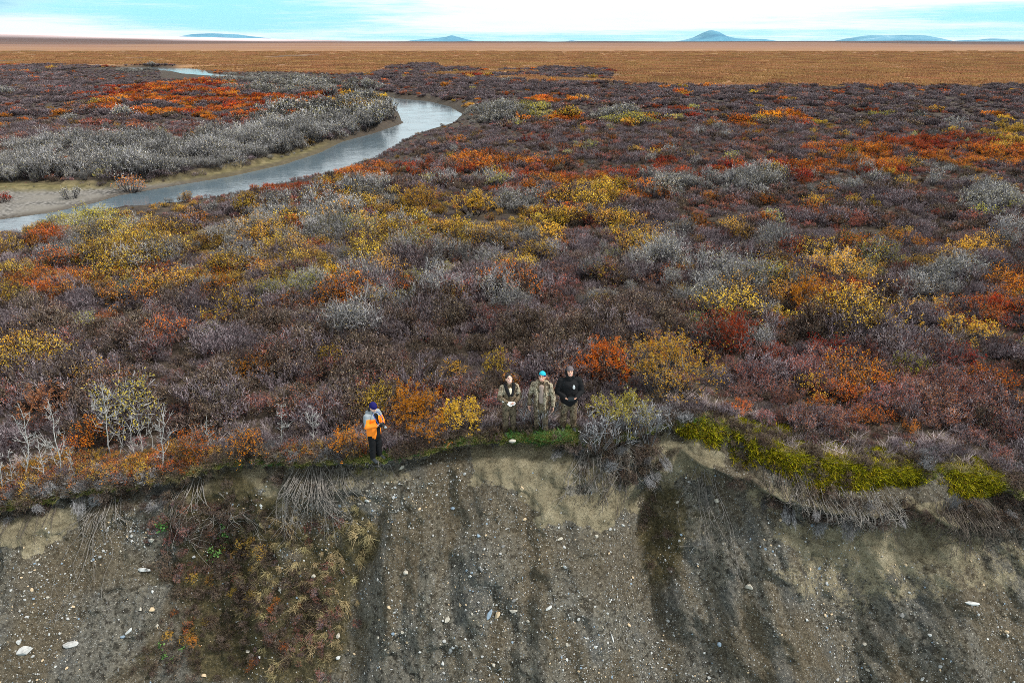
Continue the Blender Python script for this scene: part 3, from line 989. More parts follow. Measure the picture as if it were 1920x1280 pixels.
# ---------------------------------------------------------------- plant cover
# patches as seen in the photograph: centre, radii (pixels), kind, strength
PATCH = [
    (420, 182, 240, 30, 'red', 1.6), (420, 185, 240, 34, 'orange', 1.5), (640, 205, 70, 22, 'yellow', 1.6), (680, 190, 50, 20, 'gold', 1.2),
    (620, 225, 140, 28, 'willow', 2.2), (700, 205, 60, 40, 'willow', 2.2), (560, 165, 130, 12, 'willow', 2.0), (320, 128, 120, 6, 'willow', 2.5), (470, 143, 110, 8, 'willow', 2),
    (100, 300, 160, 30, 'willow', 6), (260, 292, 130, 28, 'willow', 6), (400, 283, 120, 26, 'willow', 6), (520, 270, 80, 26, 'willow', 6), (0, 315, 100, 32, 'willow', 6),
    (40, 284, 60, 8, 'red', 4), (110, 290, 60, 6, 'orange', 3), (60, 212, 60, 8, 'orange', 2.0), (250, 240, 160, 20, 'heather', .5), (310, 200, 60, 10, 'orange', 1.2),
    (780, 190, 60, 8, 'orange', 3), (840, 196, 50, 10, 'gold', 3), (880, 138, 40, 4, 'red', 2.5), (405, 130, 22, 5, 'orange', 3),
    (920, 212, 60, 16, 'willow', 5), (985, 208, 45, 12, 'olive', 4), (1060, 216, 35, 10, 'orange', 4), (1180, 222, 60, 7, 'olive', 3), (1150, 212, 40, 7, 'willow', 3),
    (1040, 184, 60, 4, 'orange', 2), (1270, 204, 24, 5, 'red', 3), (1385, 232, 46, 6, 'orange', 3), (1405, 226, 24, 6, 'gold', 4), (1480, 218, 50, 6, 'orange', 2), (1550, 226, 30, 5, 'gold', 2),
    (1790, 268, 110, 13, 'red', 5), (1850, 292, 110, 14, 'orange', 5), (1900, 268, 50, 8, 'yellow', 4), (1880, 245, 50, 6, 'gold', 3), (1640, 286, 40, 12, 'orange', 3), (1660, 305, 60, 14, 'orange', 3),
    (1690, 308, 30, 8, 'yellow', 3), (1440, 314, 60, 9, 'red', 4), (1540, 312, 60, 12, 'orange', 4), (1330, 328, 60, 8, 'red', 4), (1250, 300, 25, 8, 'red', 3), (900, 302, 60, 12, 'orange', 4),
    (1010, 298, 60, 8, 'orange', 2.5), (1060, 326, 70, 10, 'orange', 3.5), (980, 322, 60, 10, 'red', 3), (690, 318, 60, 16, 'orange', 4), (640, 332, 60, 12, 'gold', 3), (560, 348, 90, 12, 'red', 3.5), (780, 305, 50, 14, 'red', 2),
    (1250, 350, 55, 22, 'willow', 1.8), (1340, 345, 60, 16, 'willow', 1.2), (1435, 335, 60, 18, 'willow', 1.8), (1560, 340, 60, 16, 'willow', 1.2), (1740, 320, 60, 16, 'willow', 1.2), (1640, 325, 60, 16, 'willow', 1.2), (1400, 460, 70, 14, 'willow', .8), (1250, 500, 60, 14, 'willow', .7), (1150, 560, 60, 16, 'willow', .9), (760, 580, 60, 18, 'willow', .9), (1650, 560, 40, 12, 'gold', 1.2), (1430, 470, 60, 10, 'gold', .7), (1120, 480, 60, 10, 'orange', .9), (1200, 470, 50, 8, 'gold', .8), (1330, 620, 60, 16, 'dark', 1.5), (1640, 620, 60, 12, 'gold', .9), (1480, 590, 40, 12, 'red', .8), (1560, 750, 80, 16, 'orange', .5), (1750, 790, 90, 16, 'orange', .5),
    (1865, 372, 50, 30, 'willow', 5), (1860, 392, 45, 20, 'olive', 2), (700, 366, 45, 18, 'willow', 4), (960, 372, 60, 16, 'willow', 3), (950, 352, 60, 12, 'olive', 2.5), (620, 400, 60, 22, 'willow', 2.5), (520, 392, 60, 18, 'willow', 3),
    (760, 372, 90, 20, 'gold', 3.5), (880, 376, 90, 18, 'gold', 3.5), (1130, 352, 50, 14, 'yellow', 3), (1200, 352, 60, 14, 'orange', 2), (1080, 375, 70, 14, 'gold', 2), (430, 385, 110, 16, 'gold', 2.5), (1150, 420, 60, 16, 'gold', 1.6), (1020, 405, 60, 12, 'yellow', 1.5),
    (160, 415, 90, 20, 'olive', 4), (190, 395, 60, 12, 'yellow', 2), (95, 438, 40, 12, 'orange', 4), (280, 430, 130, 36, 'olive', 1.5), (250, 465, 110, 26, 'yellow', 3), (310, 440, 60, 14, 'yellow', 2.5), (160, 470, 100, 30, 'willow', 1.5),
    (420, 440, 90, 20, 'gold', 1.6), (480, 425, 110, 20, 'willow', 1.6), (560, 440, 100, 22, 'orange', 1.3), (640, 430, 60, 20, 'olive', 2), (700, 470, 40, 16, 'yellow', 2.0), (760, 440, 120, 26, 'gold', 1.0), (850, 424, 45, 12, 'yellow', 3),
    (620, 510, 50, 18, 'yellow', 2.4), (300, 450, 380, 90, 'gold', 1.0), (350, 450, 400, 90, 'yellow', .55), (850, 410, 300, 60, 'gold', .7), (850, 410, 300, 60, 'yellow', .35), (850, 420, 320, 70, 'willow', .3), (350, 450, 400, 90, 'willow', .35), (250, 540, 350, 60, 'orange', .35), (800, 380, 300, 40, 'orange', .3), (1500, 540, 400, 70, 'gold', .25), (1500, 540, 400, 70, 'willow', .15), (1700, 290, 260, 26, 'orange', .9), (1500, 320, 260, 16, 'red', .8), (1000, 312, 360, 18, 'red', .6), (120, 520, 110, 30, 'orange', 1.0), (70, 540, 60, 16, 'orange', 2), (15, 550, 30, 22, 'yellow', 4), (215, 550, 60, 14, 'orange', 1.5), (390, 490, 50, 10, 'yellow', 2),
    (370, 525, 50, 12, 'yellow', 1.6), (110, 605, 60, 14, 'gold', 1.2), (35, 635, 25, 6, 'yellow', 3), (560, 540, 60, 14, 'olive', 1.4), (980, 490, 45, 14, 'yellow', 1.6), (790, 525, 60, 14, 'olive', 1.6), (675, 565, 40, 18, 'orange', 1.8),
    (640, 630, 60, 26, 'willow', 1.0), (940, 570, 70, 20, 'willow', 1.3), (1340, 535, 60, 30, 'willow', 3), (1420, 535, 36, 22, 'olive', 3), (1560, 520, 40, 16, 'dark', 2), (1500, 610, 60, 20, 'dark', 2), (1300, 580, 60, 20, 'dark', 1.5),
    (1740, 525, 60, 18, 'willow', 2.2), (1850, 590, 80, 20, 'red', 1.8), (1890, 545, 60, 22, 'orange', 1.6), (1600, 575, 40, 24, 'gold', 1.5), (1540, 525, 50, 12, 'orange', 2), (1700, 500, 20, 8, 'red', 2), (1640, 500, 40, 16, 'olive', 1.4),
    (1600, 700, 330, 60, 'heather', 6.5), (1500, 785, 300, 60, 'heather', 5.0), (1850, 760, 120, 60, 'heather', 5.0), (1620, 745, 280, 50, 'orange', .9), (1750, 690, 180, 40, 'red', .5), (1250, 640, 60, 14, 'orange', .8), (1850, 650, 110, 30, 'heather', 2.2), (1880, 690, 60, 20, 'red', .8), (1720, 690, 50, 14, 'olive', 1.0), (1510, 725, 40, 12, 'olive', 1.2), (1800, 760, 140, 40, 'heather', 1.6),
    (100, 745, 70, 16, 'heather', 4), (430, 660, 110, 26, 'heather', 1.6), (560, 650, 80, 22, 'heather', 1.2), (200, 700, 90, 20, 'gold', .8), (60, 680, 70, 20, 'gold', .8), (400, 700, 160, 40, 'dark', 1.2),
    (1000, 620, 300, 40, 'dark', 1.1), (800, 640, 200, 50, 'dark', .8), (1240, 590, 160, 40, 'dark', .8), (700, 700, 90, 40, 'dark', 1.6), (670, 745, 60, 20, 'gold', .7),
    (170, 830, 60, 26, 'orange', 2.4), (370, 835, 60, 26, 'orange', 2.0), (470, 830, 70, 26, 'orange', 1.6), (260, 885, 80, 16, 'orange', 1.6), (90, 880, 60, 26, 'orange', .9), (540, 855, 50, 9, 'gold', 2.2), (420, 780, 60, 20, 'dark', 1.5), (560, 790, 60, 24, 'dark', 1.5),
    (640, 830, 40, 24, 'orange', 1.6), (870, 790, 40, 20, 'gold', 1.2), (1280, 780, 110, 22, 'heather', 1.4),
]
KN = [k for k in KINDS if k != 'bare']
BASEW = dict(birch=1.0, heather=.60, dark=.50, willow=.055, yellow=.018, gold=.07, orange=.06, red=.03, olive=.03)


def species(X, Y, Z, rng):
    px, py = project(X, Y, Z + .5)
    W = np.repeat(np.array([[BASEW[k] for k in KN]]), len(X), 0)
    s2 = np.where(Y < 40, 1.5, np.where(Y < 100, 3.2, 6.0))
    brk = .12 + 1.5 * sstep(fbm(X / s2, Y / s2, 71, 3), .42, .62)
    for cx, cy, rx, ry, k, w in PATCH:
        d = np.hypot((px - cx) / rx, (py - cy) / ry)
        w = w * (.95 if (k in ('yellow', 'gold') and 340 < cy < 560) else 1)
        W[:, KN.index(k)] += w * (1 - sstep(d, .55, 1.25)) * (brk if w < 3.6 else .35 + .65 * np.minimum(brk, 1.2))
    # near the camera the scrub is browner
    nearm_ = sstep(py, 540, 640)
    for k in ('gold', 'yellow'):
        W[:, KN.index(k)] = np.maximum(W[:, KN.index(k)] - BASEW[k] * .85 * nearm_, .002)
    W[:, KN.index('willow')] *= 1 - .55 * nearm_
    W[:, KN.index('dark')] += .8 * sstep(py, 520, 640) * (1 - sstep(px, 1100, 1250))
    # the far purple ground is almost pure dwarf birch
    farm = 1 - sstep(py, 150, 330)
    for k, w in (('dark', .75), ('heather', .72), ('willow', .90), ('gold', .8), ('yellow', .8), ('olive', .7), ('orange', .4)):
        W[:, KN.index(k)] -= BASEW[k] * w * farm
    sc = np.where(Y < 40, .95, np.where(Y < 100, 2.0, 4.2))
    L = np.log(W)
    for i, k in enumerate(KN):
        L[:, i] += 4.4 * (fbm(X / sc, Y / (sc * 1.0), 100 + 13 * i, 3) - .5)
    L += .62 * rng.gumbel(size=L.shape)
    return np.argmax(L, 1)


MOSS = [(1345, 806, 80, 22, .8), (1430, 838, 60, 30, .9), (1500, 862, 60, 30, 1), (1590, 880, 105, 38, 1.3), (1660, 885, 46, 26, .9), (1820, 895, 50, 30, .9), (1770, 885, 40, 18, .5)]
KEEP_OUT = []          # (x, y, radius) of plants and people that stand alone; filled below before the cover is laid


def lay_cover():
    rng = np.random.default_rng(11)
    pts = []
    for (ya, yb, sp, lod) in [(13.5, 40, .46, 0), (40, 100, .70, 1), (100, 420, 1.6, 2)]:
        ys = np.arange(ya, yb, sp)
        for y in ys:
            wx = (1.1 if lod == 0 else .95) * y + 6
            xs = np.arange(-wx, wx, sp)
            q = np.stack([xs + rng.uniform(-.5, .5, len(xs)) * sp * 1.3, y + rng.uniform(-.5, .5, len(xs)) * sp * 1.3, np.full(len(xs), lod)], 1)
            pts.append(q)
    Q = np.concatenate(pts)
    X, Y, lod = Q[:, 0], Q[:, 1], Q[:, 2].astype(int)
    a = X / Y
    s = Y - lip_y(a)
    ok = s > .8 - .3 * fbm(X / .7, Y / .7, 207, 2)
    ok &= plain_mask(X, Y) < .5
    mpx, mpy = project(X, Y, land_z(X, Y))
    ok &= ell(mpx, mpy, MOSS, .3) < .45
    ok &= ~((mpx > 300) & (mpx < 398) & (mpy > 126) & (mpy < 150.0 - 4 * np.abs(mpx - 350) / 50))
    d = sdist(RIVER, X, Y)
    ok &= (d > .5 + .6 * (lod == 2)) & (sdist(BAR, X, Y) > .4)
    onflat = sdist(FLAT, X, Y) < .4
    ok &= ~onflat | ((rng.uniform(size=len(X)) < .45) & (d > 1.2))
    X, Y, lod, s, d, onflat = X[ok], Y[ok], lod[ok], s[ok], d[ok], onflat[ok]
    for (kx, ky, kr) in KEEP_OUT:
        m = np.hypot(X - kx, Y - ky) > kr
        X, Y, lod, s, d, onflat = X[m], Y[m], lod[m], s[m], d[m], onflat[m]
    Z = land_z(X, Y)
    sp = species(X, Y, Z, rng)
    n = len(X)
    szs = np.where(Y < 40, 1.5, np.where(Y < 100, 3.4, 6.5))
    size = .45 + 1.05 * sstep(fbm(X / szs, Y / szs, 200, 3), .22, .78) * rng.uniform(.7, 1.25, n)
    size *= .90 - .20 * sstep(Y, 28, 45)
    d_up = np.minimum.reduce([np.hypot(X - ux, Y - uy) for ux, uy in up_near[2:6]])
    size *= 1 + .38 * sstep(Y, 40, 70) * (sp == KN.index('willow')) * (X < np.interp(Y, [40, 130, 170, 400], [-20, -16, -30, -200]))
    # clearings and low growth
    open_ = fbm(X / 4.5, Y / 4.5, 210, 3)
    size *= 1 - .18 * sstep(open_, .56, .70) * (1 - sstep(Y, 60, 100))
    lipk = sstep(s, .5, 2.4)
    px, py = project(X, Y, Z)
    lowz = .5 * sstep(px, 1150, 1400) * (1 - sstep(s, 3, 9))
    size *= (.42 + .58 * lipk) * (1 - .30 * lowz)
    bank = (d < 7) & (X > np.interp(Y, [30, 40, 60, 95, 130], [-40, -32, -27, -17, -12]))
    size = np.where(bank, size * (.42 + .4 * sstep(d, 1, 7)), size)
    size = np.where((d_up < 40) & (Y > 200), size * .45, size)
    size = np.where(onflat, size * .30, size)
    stature = np.array([{'birch': .92, 'heather': .9, 'dark': .9}.get(q, 1.08) for q in KN])
    size = size * stature[sp]
    m = rng.uniform(size=n) > .12 * sstep(open_, .58, .72) * (Y < 60)
    tall = rng.uniform(.85, 1.2, n)
    for i, k in enumerate(KN):
        q = (sp == i) & m
        if not q.any():
            continue
        c = int(q.sum())
        idx = lod[q] * NVAR + rng.integers(0, NVAR, c)
        rot = np.stack([rng.normal(0, .10, c), rng.normal(0, .10, c), rng.uniform(0, 6.283, c)], 1)
        sc = np.stack([size[q] * rng.uniform(.9, 1.15, c), size[q] * rng.uniform(.9, 1.15, c), size[q] * tall[q]], 1)
        o = scatter(COVER_NAME[k], proto_col[k], np.stack([X[q], Y[q], Z[q] - .05], 1), rot, sc, idx)
        o["label"] = {'birch': 'purple grey leafless dwarf birch covering most of the flat land', 'heather': 'rust tipped dwarf birch patches among the purple scrub',
                      'dark': 'dark brown scrub in the hollows behind the group', 'willow': 'silver grey willow thicket along the river and among the scrub',
                      'yellow': 'bright yellow willow leaves scattered through the scrub', 'gold': 'golden brown willow scrub in the band before the river',
                      'orange': 'orange birch scrub in scattered patches', 'red': 'deep red birch scrub in scattered patches', 'olive': 'olive yellow willow scrub near the river bend'}[k]
    print('cover', n)


def patch_source(kind_mat, seed, n, Rr, H, w, spread=.35):
    """a tuft or a patch of tufts, n blades"""
    rng = np.random.default_rng(seed)
    g = Geo()
    r = Rr * np.sqrt(rng.uniform(0, 1, n))
    ph = rng.uniform(0, 6.283, n)
    p0 = np.stack([np.cos(ph) * r, np.sin(ph) * r, np.zeros(n) - .03], 1)
    d = np.stack([rng.normal(0, spread, n), rng.normal(0, spread, n), np.ones(n)], 1)
    d /= np.linalg.norm(d, axis=1, keepdims=True)
    h = H * rng.uniform(.45, 1.1, n)[:, None]
    p1 = p0 + d * h * .6
    d2 = d + rng.normal(0, spread * 1.2, (n, 3)) * [1, 1, .3]
    p2 = p1 + d2 * h * .5
    g.ribbons(p0, p1, w, w * .8, rng)
    v = g.v[-1]
    g.ribbons(p1, p2, w * .8, w * .25, rng)
    g.v[-1] = v
    V, Q, vv = g.arrays()
    return mesh_np('tuft', V, Q, mats=(kind_mat,), v=vv)


def source_collection(name, meshes):
    c = bpy.data.collections.new('source_' + name)
    for i, me in enumerate(meshes):
        c.objects.link(bpy.data.objects.new(f"{i:02d}_{name}", me))
    return c


def lay_tundra():
    rng = np.random.default_rng(21)

    def clumps(seed):
        r = np.random.default_rng(seed)
        g = Geo()
        n = 70
        c = np.stack([r.uniform(-5, 5, n), r.uniform(-5, 5, n), np.zeros(n)], 1)
        for k in range(5):
            p0 = c + r.normal(0, .18, (n, 3)) * [1, 1, 0]
            p1 = p0 + np.stack([r.normal(0, .18, n), r.normal(0, .18, n), r.uniform(.25, .55, n)], 1)
            g.ribbons(p0, p1, .34, .12, r)
        V, Q, v = g.arrays()
        return mesh_np('tussocks', V, Q, mats=(GRASS['tundra'],), v=v)
    col = source_collection('tussock', [clumps(i) for i in range(4)])
    pts = []
    y = 150.0
    while y < 900:
        stp = 4.5 + y * .012
        xs = np.arange(-.9 * y, .9 * y, stp)
        pts.append(np.stack([xs + rng.uniform(-.5, .5, len(xs)) * stp, y + rng.uniform(-.5, .5, len(xs)) * stp], 1))
        y += stp
    Q = np.concatenate(pts)
    X, Y = Q[:, 0], Q[:, 1]
    ok = (plain_mask(X, Y) > .5) & (sdist(RIVER, X, Y) > 3)
    X, Y = X[ok], Y[ok]
    Z = land_z(X, Y)
    n = len(X)
    rot = np.stack([np.zeros(n), np.zeros(n), rng.uniform(0, 6.28, n)], 1)
    s = rng.uniform(.7, 1.3, n)
    o = scatter('tussock_grass', col, np.stack([X, Y, Z], 1), rot, np.stack([s, s, s * rng.uniform(.6, 1.3, n)], 1), rng.integers(0, 4, n))
    o["label"] = 'orange brown tussock grass of the open plain'
    print('tundra', n)


# ---------------------------------------------------------------- single bushes
def depth_at(p):
    return p.y * CP - (p.z - CAM_H) * SP


def bush(cx, top, bottom, wpx, kind, name, label, leafy=1.0, twig=None, wid=1.0, tall=None, seed=None, size=None, cat='bush', keep=.5):
    """a bush standing where the photograph shows it, from its outline in photograph pixels"""
    p = ground_at(cx, bottom - .18 * (bottom - top))
    dep = depth_at(p)
    Rr = wpx * .5 * dep / FPX * .92
    th = math.atan2(CAM_H - p.z, p.y)
    H = ((bottom - top) * dep / FPX - Rr * math.sin(th) * .55) / math.cos(th)
    H = min(max(H, .55 * Rr), (2.4 if dep < 27 else 1.0) * Rr) if tall is None else tall
    tw_, lf_, _, _, nl, up = KINDS[kind]
    lsz = size or max(.042, .0019 * dep)
    w = max(.012, .00055 * dep) * wid
    area = Rr * Rr + Rr * H
    nleaf = int(min(9000, 1.15 * leafy * area * 2.2 / (lsz * lsz * .5)))
    nst = int(np.clip(30 * Rr / .8, 14, 70))
    nter = 2 if dep < 45 else 1
    sd = seed or hash_seed(cx, top, kind)
    tw, lf = grow(sd, Rr, H, nst, 7, nter, nleaf, lsz, w, up)
    root = empty(name, p - Vector((0, 0, .04)), 0, label, cat)
    V, Q, v = tw.arrays()
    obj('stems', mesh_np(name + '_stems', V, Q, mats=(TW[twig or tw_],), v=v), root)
    if nleaf:
        V, Q, v = lf.arrays()
        obj('foliage', mesh_np(name + '_foliage', V, Q, mats=(LF[kind] if kind in LF else LF[lf_],), v=v), root)
    KEEP_OUT.append((p.x, p.y, Rr * keep))
    return root


W_, B_ = 'willow_bush', 'birch_bush'
bush(1245, 648, 770, 178, 'yellow', W_, 'large golden yellow willow bush right behind the man in the black hoodie', 2.8, 'grey', size=.05)
bush(1135, 655, 735, 110, 'orange', B_, 'burnt orange bush between the black hoodie and the large golden willow', 1.8)
bush(1245, 640, 690, 110, 'orange', B_, 'orange red bush peeping out above the large golden willow', 1.0)
bush(1365, 595, 690, 140, 'red', B_, 'deep red rounded bush, the reddest of the flat, uphill of the golden willow', 2.2)
bush(1525, 508, 605, 130, 'orange', B_, 'big rust orange bush with a dark underside in the right half', 2.0, seed=5)
bush(1600, 525, 560, 80, 'red', B_, 'small red bush touching the back of the big rust orange bush', 1.0)
bush(1452, 556, 612, 66, 'gold', W_, 'amber bush at the left foot of the big rust orange bush', 1.0)
bush(1570, 470, 535, 118, 'gold', W_, 'mustard coloured dome shaped bush behind the big rust orange bush', .9, 'grey')
bush(1816, 452, 496, 92, 'gold', W_, 'flat topped amber bush standing alone by the far right', 1.2)
bush(1755, 533, 610, 84, 'yellow', W_, 'yellow leaved bush left of the tiny green spruce', .8, 'grey')
bush(1790, 596, 655, 150, 'yellow', W_, 'wide low yellow bush below the tiny green spruce', .8, 'grey')
bush(1870, 555, 605, 80, 'red', B_, 'dark red bush behind the tiny green spruce', 1.0)
bush(1905, 535, 580, 60, 'gold', W_, 'yellow and orange bush at the right edge beside the spruce', 1.0)
bush(1420, 500, 580, 76, 'olive', W_, 'olive yellow bush leaning against a grey willow', .9)
bush(1345, 500, 600, 120, 'willow', W_, 'tall ash grey willow bush above the deep red bush', .8)
bush(1862, 342, 412, 96, 'willow', W_, 'round silver willow bush alone near the right edge', .9)
bush(446, 552, 625, 104, 'yellow', W_, 'open yellow speckled bush with leaves only on its twig tips', .45, 'dark', size=.085)
bush(785, 742, 838, 125, 'orange', B_, 'bright orange bush right beside the person in the orange jacket', 2.0)
bush(868, 755, 825, 90, 'gold', W_, 'mustard yellow bush touching the bright orange bush on the brink', 1.6)
bush(798, 722, 772, 104, 'red', B_, 'brick red bush behind the bright orange bush on the brink', 2.0)
bush(652, 805, 862, 60, 'orange', B_, 'small orange bush left of the person in the orange jacket', 1.0)
bush(930, 664, 722, 58, 'gold', W_, 'amber bush just behind the head of the woman in camouflage', 1.0)
bush(848, 680, 725, 70, 'gold', W_, 'thin yellow bush with a spray of leaves rising at its left end', .4)
bush(1165, 745, 820, 120, 'olive', W_, 'olive green half bare willow on the brink right of the black hoodie', 1.3, 'grey')
bush(1122, 775, 850, 66, 'willow', 'bare_bush', 'leafless grey bush on the brink at the feet of the black hoodie', 0.0, 'grey', seed=31)
bush(1008, 735, 822, 76, 'willow', 'bare_bush', 'leafless grey bush in front of the legs of the man in the turquoise hat', 0.0, 'grey', seed=33, keep=.1)
bush(1220, 770, 840, 80, 'willow', 'bare_bush', 'leafless dark grey bush between the olive willow and the mossy brink', 0.0, 'grey', seed=32)
bush(170, 798, 870, 90, 'orange', B_, 'orange bush among the pale dead saplings', .7)
bush(372, 808, 880, 84, 'orange', B_, 'orange bush right of the fork topped dead saplings', .6)
bush(470, 806, 868, 90, 'orange', B_, 'rusty orange bush above the sandy hollow in the brink', .5)
bush(100, 728, 790, 110, 'heather', B_, 'pinkish red topped birch bush behind the dead saplings', 1.3)
bush(180, 685, 745, 90, 'gold', W_, 'thin yellow bush behind the largest dead sapling', .35)
bush(1032, 414, 462, 70, 'yellow', W_, 'bright lemon yellow bush in the middle of the flat', 1.2)
bush(860, 408, 446, 62, 'yellow', W_, 'lemon yellow bush below two golden domes', 1.1)
bush(890, 362, 412, 90, 'gold', W_, 'golden dome shaped bush, right one of a close pair', 1.2)
bush(790, 356, 402, 84, 'gold', W_, 'golden dome shaped bush, left one of a close pair', 1.2)
bush(712, 446, 495, 46, 'yellow', W_, 'upright yellow bush below the left golden dome', 1.0)
bush(625, 490, 540, 74, 'yellow', W_, 'yellow orange bush uphill of the open yellow speckled bush', 1.0)
bush(268, 440, 505, 110, 'yellow', W_, 'large lemon yellow willow bush in the left half near the river', 1.0)
bush(300, 428, 462, 50, 'yellow', W_, 'small yellow bush at the back of the large lemon yellow willow', 1.1)
bush(18, 525, 585, 58, 'yellow', W_, 'acid yellow bush cut by the left edge', 1.2)
bush(80, 520, 562, 60, 'orange', W_, 'orange gold bush next to the acid yellow bush', 1.0)
bush(90, 425, 462, 60, 'orange', W_, 'orange bush near the river at the far left', 1.1)
bush(175, 392, 436, 100, 'olive', W_, 'big olive green willow on the near river bank', 1.2)
bush(1155, 415, 452, 40, 'gold', W_, 'small golden bush right of the lemon yellow bush', 1.0)
bush(985, 470, 515, 60, 'yellow', W_, 'loose yellow bush below the lemon yellow bush', .5)
bush(685, 555, 605, 46, 'orange', B_, 'brown orange bush right of the open yellow speckled bush', .7)
bush(700, 348, 392, 80, 'willow', W_, 'pale grey willow bush left of the golden domes', 1.0)
bush(960, 348, 400, 80, 'willow', W_, 'pale grey green willow bush right of the golden domes', .9)
bush(1250, 322, 380, 80, 'willow', W_, 'grey willow bush in front of the line of red scrub', .9)
bush(1432, 318, 372, 74, 'willow', W_, 'grey willow bush below the orange scrub line', .9)
bush(1388, 220, 243, 56, 'orange', B_, 'lone orange bush far out in the purple scrub', 1.2)
bush(675, 175, 232, 70, 'gold', W_, 'golden willow bush on the inside of the river bend', 1.0)
bush(243, 330, 366, 60, 'orange', W_, 'orange and grey bush on the gravel bar of the river', .6, 'grey')
bush(135, 348, 378, 44, 'willow', W_, 'pale grey bush standing on the gravel bar', .6)
bush(5, 362, 384, 36, 'red', B_, 'red orange bush at the left end of the gravel bar', 1.1)
bush(940, 200, 226, 110, 'willow', W_, 'grey green willow clump at the outer bank of the river bend', 1.0)
bush(1065, 205, 226, 46, 'gold', W_, 'golden bush right of the grey green clump at the bend', 1.0)
bush(1710, 672, 730, 90, 'olive', W_, 'thin olive bush in the rusty scrub on the right', .5, 'dark')
bush(1512, 705, 755, 80, 'gold', W_, 'thin yellow tipped bush right of the large golden willow', .35, 'dark')


# ---------------------------------------------------------------- dead saplings
def tubes(paths, seg=5):
    V, Q = [], []
    n = 0
    for pts, rad in paths:
        pts = np.asarray(pts, float)
        m = len(pts)
        d = np.gradient(pts, axis=0)
        d /= np.linalg.norm(d, axis=1, keepdims=True) + 1e-9
        ref = np.array([.3, .9, .2]) if abs(d[0][1]) < .8 else np.array([1., 0, 0])
        u = np.cross(d, ref)
        u /= np.linalg.norm(u, axis=1, keepdims=True) + 1e-9
        w = np.cross(d, u)
        a = np.arange(seg) * 2 * np.pi / seg
        rad = np.broadcast_to(np.asarray(rad, float), (m,))
        ring = pts[:, None] + rad[:, None, None] * (np.cos(a)[None, :, None] * u[:, None] + np.sin(a)[None, :, None] * w[:, None])
        V.append(ring.reshape(-1, 3))
        for k in range(m - 1):
            i = n + k * seg + np.arange(seg)
            j = n + k * seg + (np.arange(seg) + 1) % seg
            Q.append(np.stack([i, j, j + seg, i + seg], 1))
        n += m * seg
    return np.concatenate(V), np.concatenate(Q)


BARK = plain('pale_bark', (.32, .31, .295), .9, .1, .35, 14)
ROOTM = plain('grey_root', (.17, .155, .14), .9, .1, .4, 20)
ROOTD = plain('dark_root', (.09, .075, .062), .9, .1, .4, 20)


def sapling(bxp, byp, tx, ty, label, limbs=(), thick=1.0, seed=0, nbr=16):
    p = ground_at(bxp, byp)
    dep = depth_at(p)
    ax, tz = ray(tx, ty)
    top = Vector((ax * p.y, p.y, CAM_H + tz * p.y)) - p
    rng = np.random.default_rng(seed + 1000)
    H = top.z
    t = np.linspace(0, 1, 9)
    wob = np.cumsum(rng.normal(0, .012 * H, (9, 3)), 0) * [1, 1, 0]
    wob -= t[:, None] * wob[-1]
    trunk = np.array([[top.x * q, rng.normal(0, .01), H * q] for q in t]) + wob
    r0 = .017 * thick
    root = empty('dead_sapling', p, 0, label, 'sapling', 'pale dead saplings along the brink')
    V, Q = tubes([(trunk, r0 * (1 - .72 * t))], 7)
    V[:7, 2] -= .08
    obj('trunk', mesh_np('sapling_trunk', V, Q, mats=(BARK,), smooth=True), root)
    paths = []

    def along(q):
        return np.array([np.interp(q, t, trunk[:, k]) for k in range(3)])
    for (q, ex, ey, r) in limbs:                 # large limbs, ends given in photograph pixels
        b = along(q)
        axx, tzz = ray(ex, ey)
        e = np.array([axx * p.y - p.x, rng.normal(0, .15), CAM_H + tzz * p.y - p.z])
        m = (b + e) / 2 + np.array([0, 0, -.06 * np.linalg.norm(e - b)])
        r = r * .72
        paths.append(([b, m, e], [r, r * .75, r * .35]))
        for k in range(9):
            s0 = b + (e - b) * rng.uniform(.3, .95)
            e0 = s0 + np.array([rng.normal(0, .1), rng.normal(0, .1), abs(rng.normal(.12, .08))])
            paths.append(([s0, (s0 + e0) / 2 + rng.normal(0, .01, 3), e0], [.005, .004, .0025]))
    for k in range(nbr):
        q = rng.uniform(.18, .98)
        b = along(q)
        L = H * rng.uniform(.08, .26) * (1.15 - q * .6)
        ph = rng.uniform(0, 6.283)
        d = np.array([math.cos(ph), math.sin(ph) * .7, rng.uniform(.25, 1.0)])
        d /= np.linalg.norm(d)
        e = b + d * L
        m = (b + e) / 2 + np.array([0, 0, -.04 * L]) + rng.normal(0, .02 * L, 3)
        paths.append(([b, m, e], [.0062 * thick, .0048 * thick, .0026]))
        for j in range(4):
            s0 = b + (e - b) * rng.uniform(.4, .9)
            e0 = s0 + (d * .5 + rng.normal(0, .5, 3) + np.array([0, 0, .4])) * L * .35
            paths.append(([s0, (s0 + e0) / 2, e0], [.0045, .004, .0025]))
    V, Q = tubes(paths, 4)
    obj('crown', mesh_np('sapling_crown', V, Q, mats=(BARK,)), root)
    KEEP_OUT.append((p.x, p.y, .12))


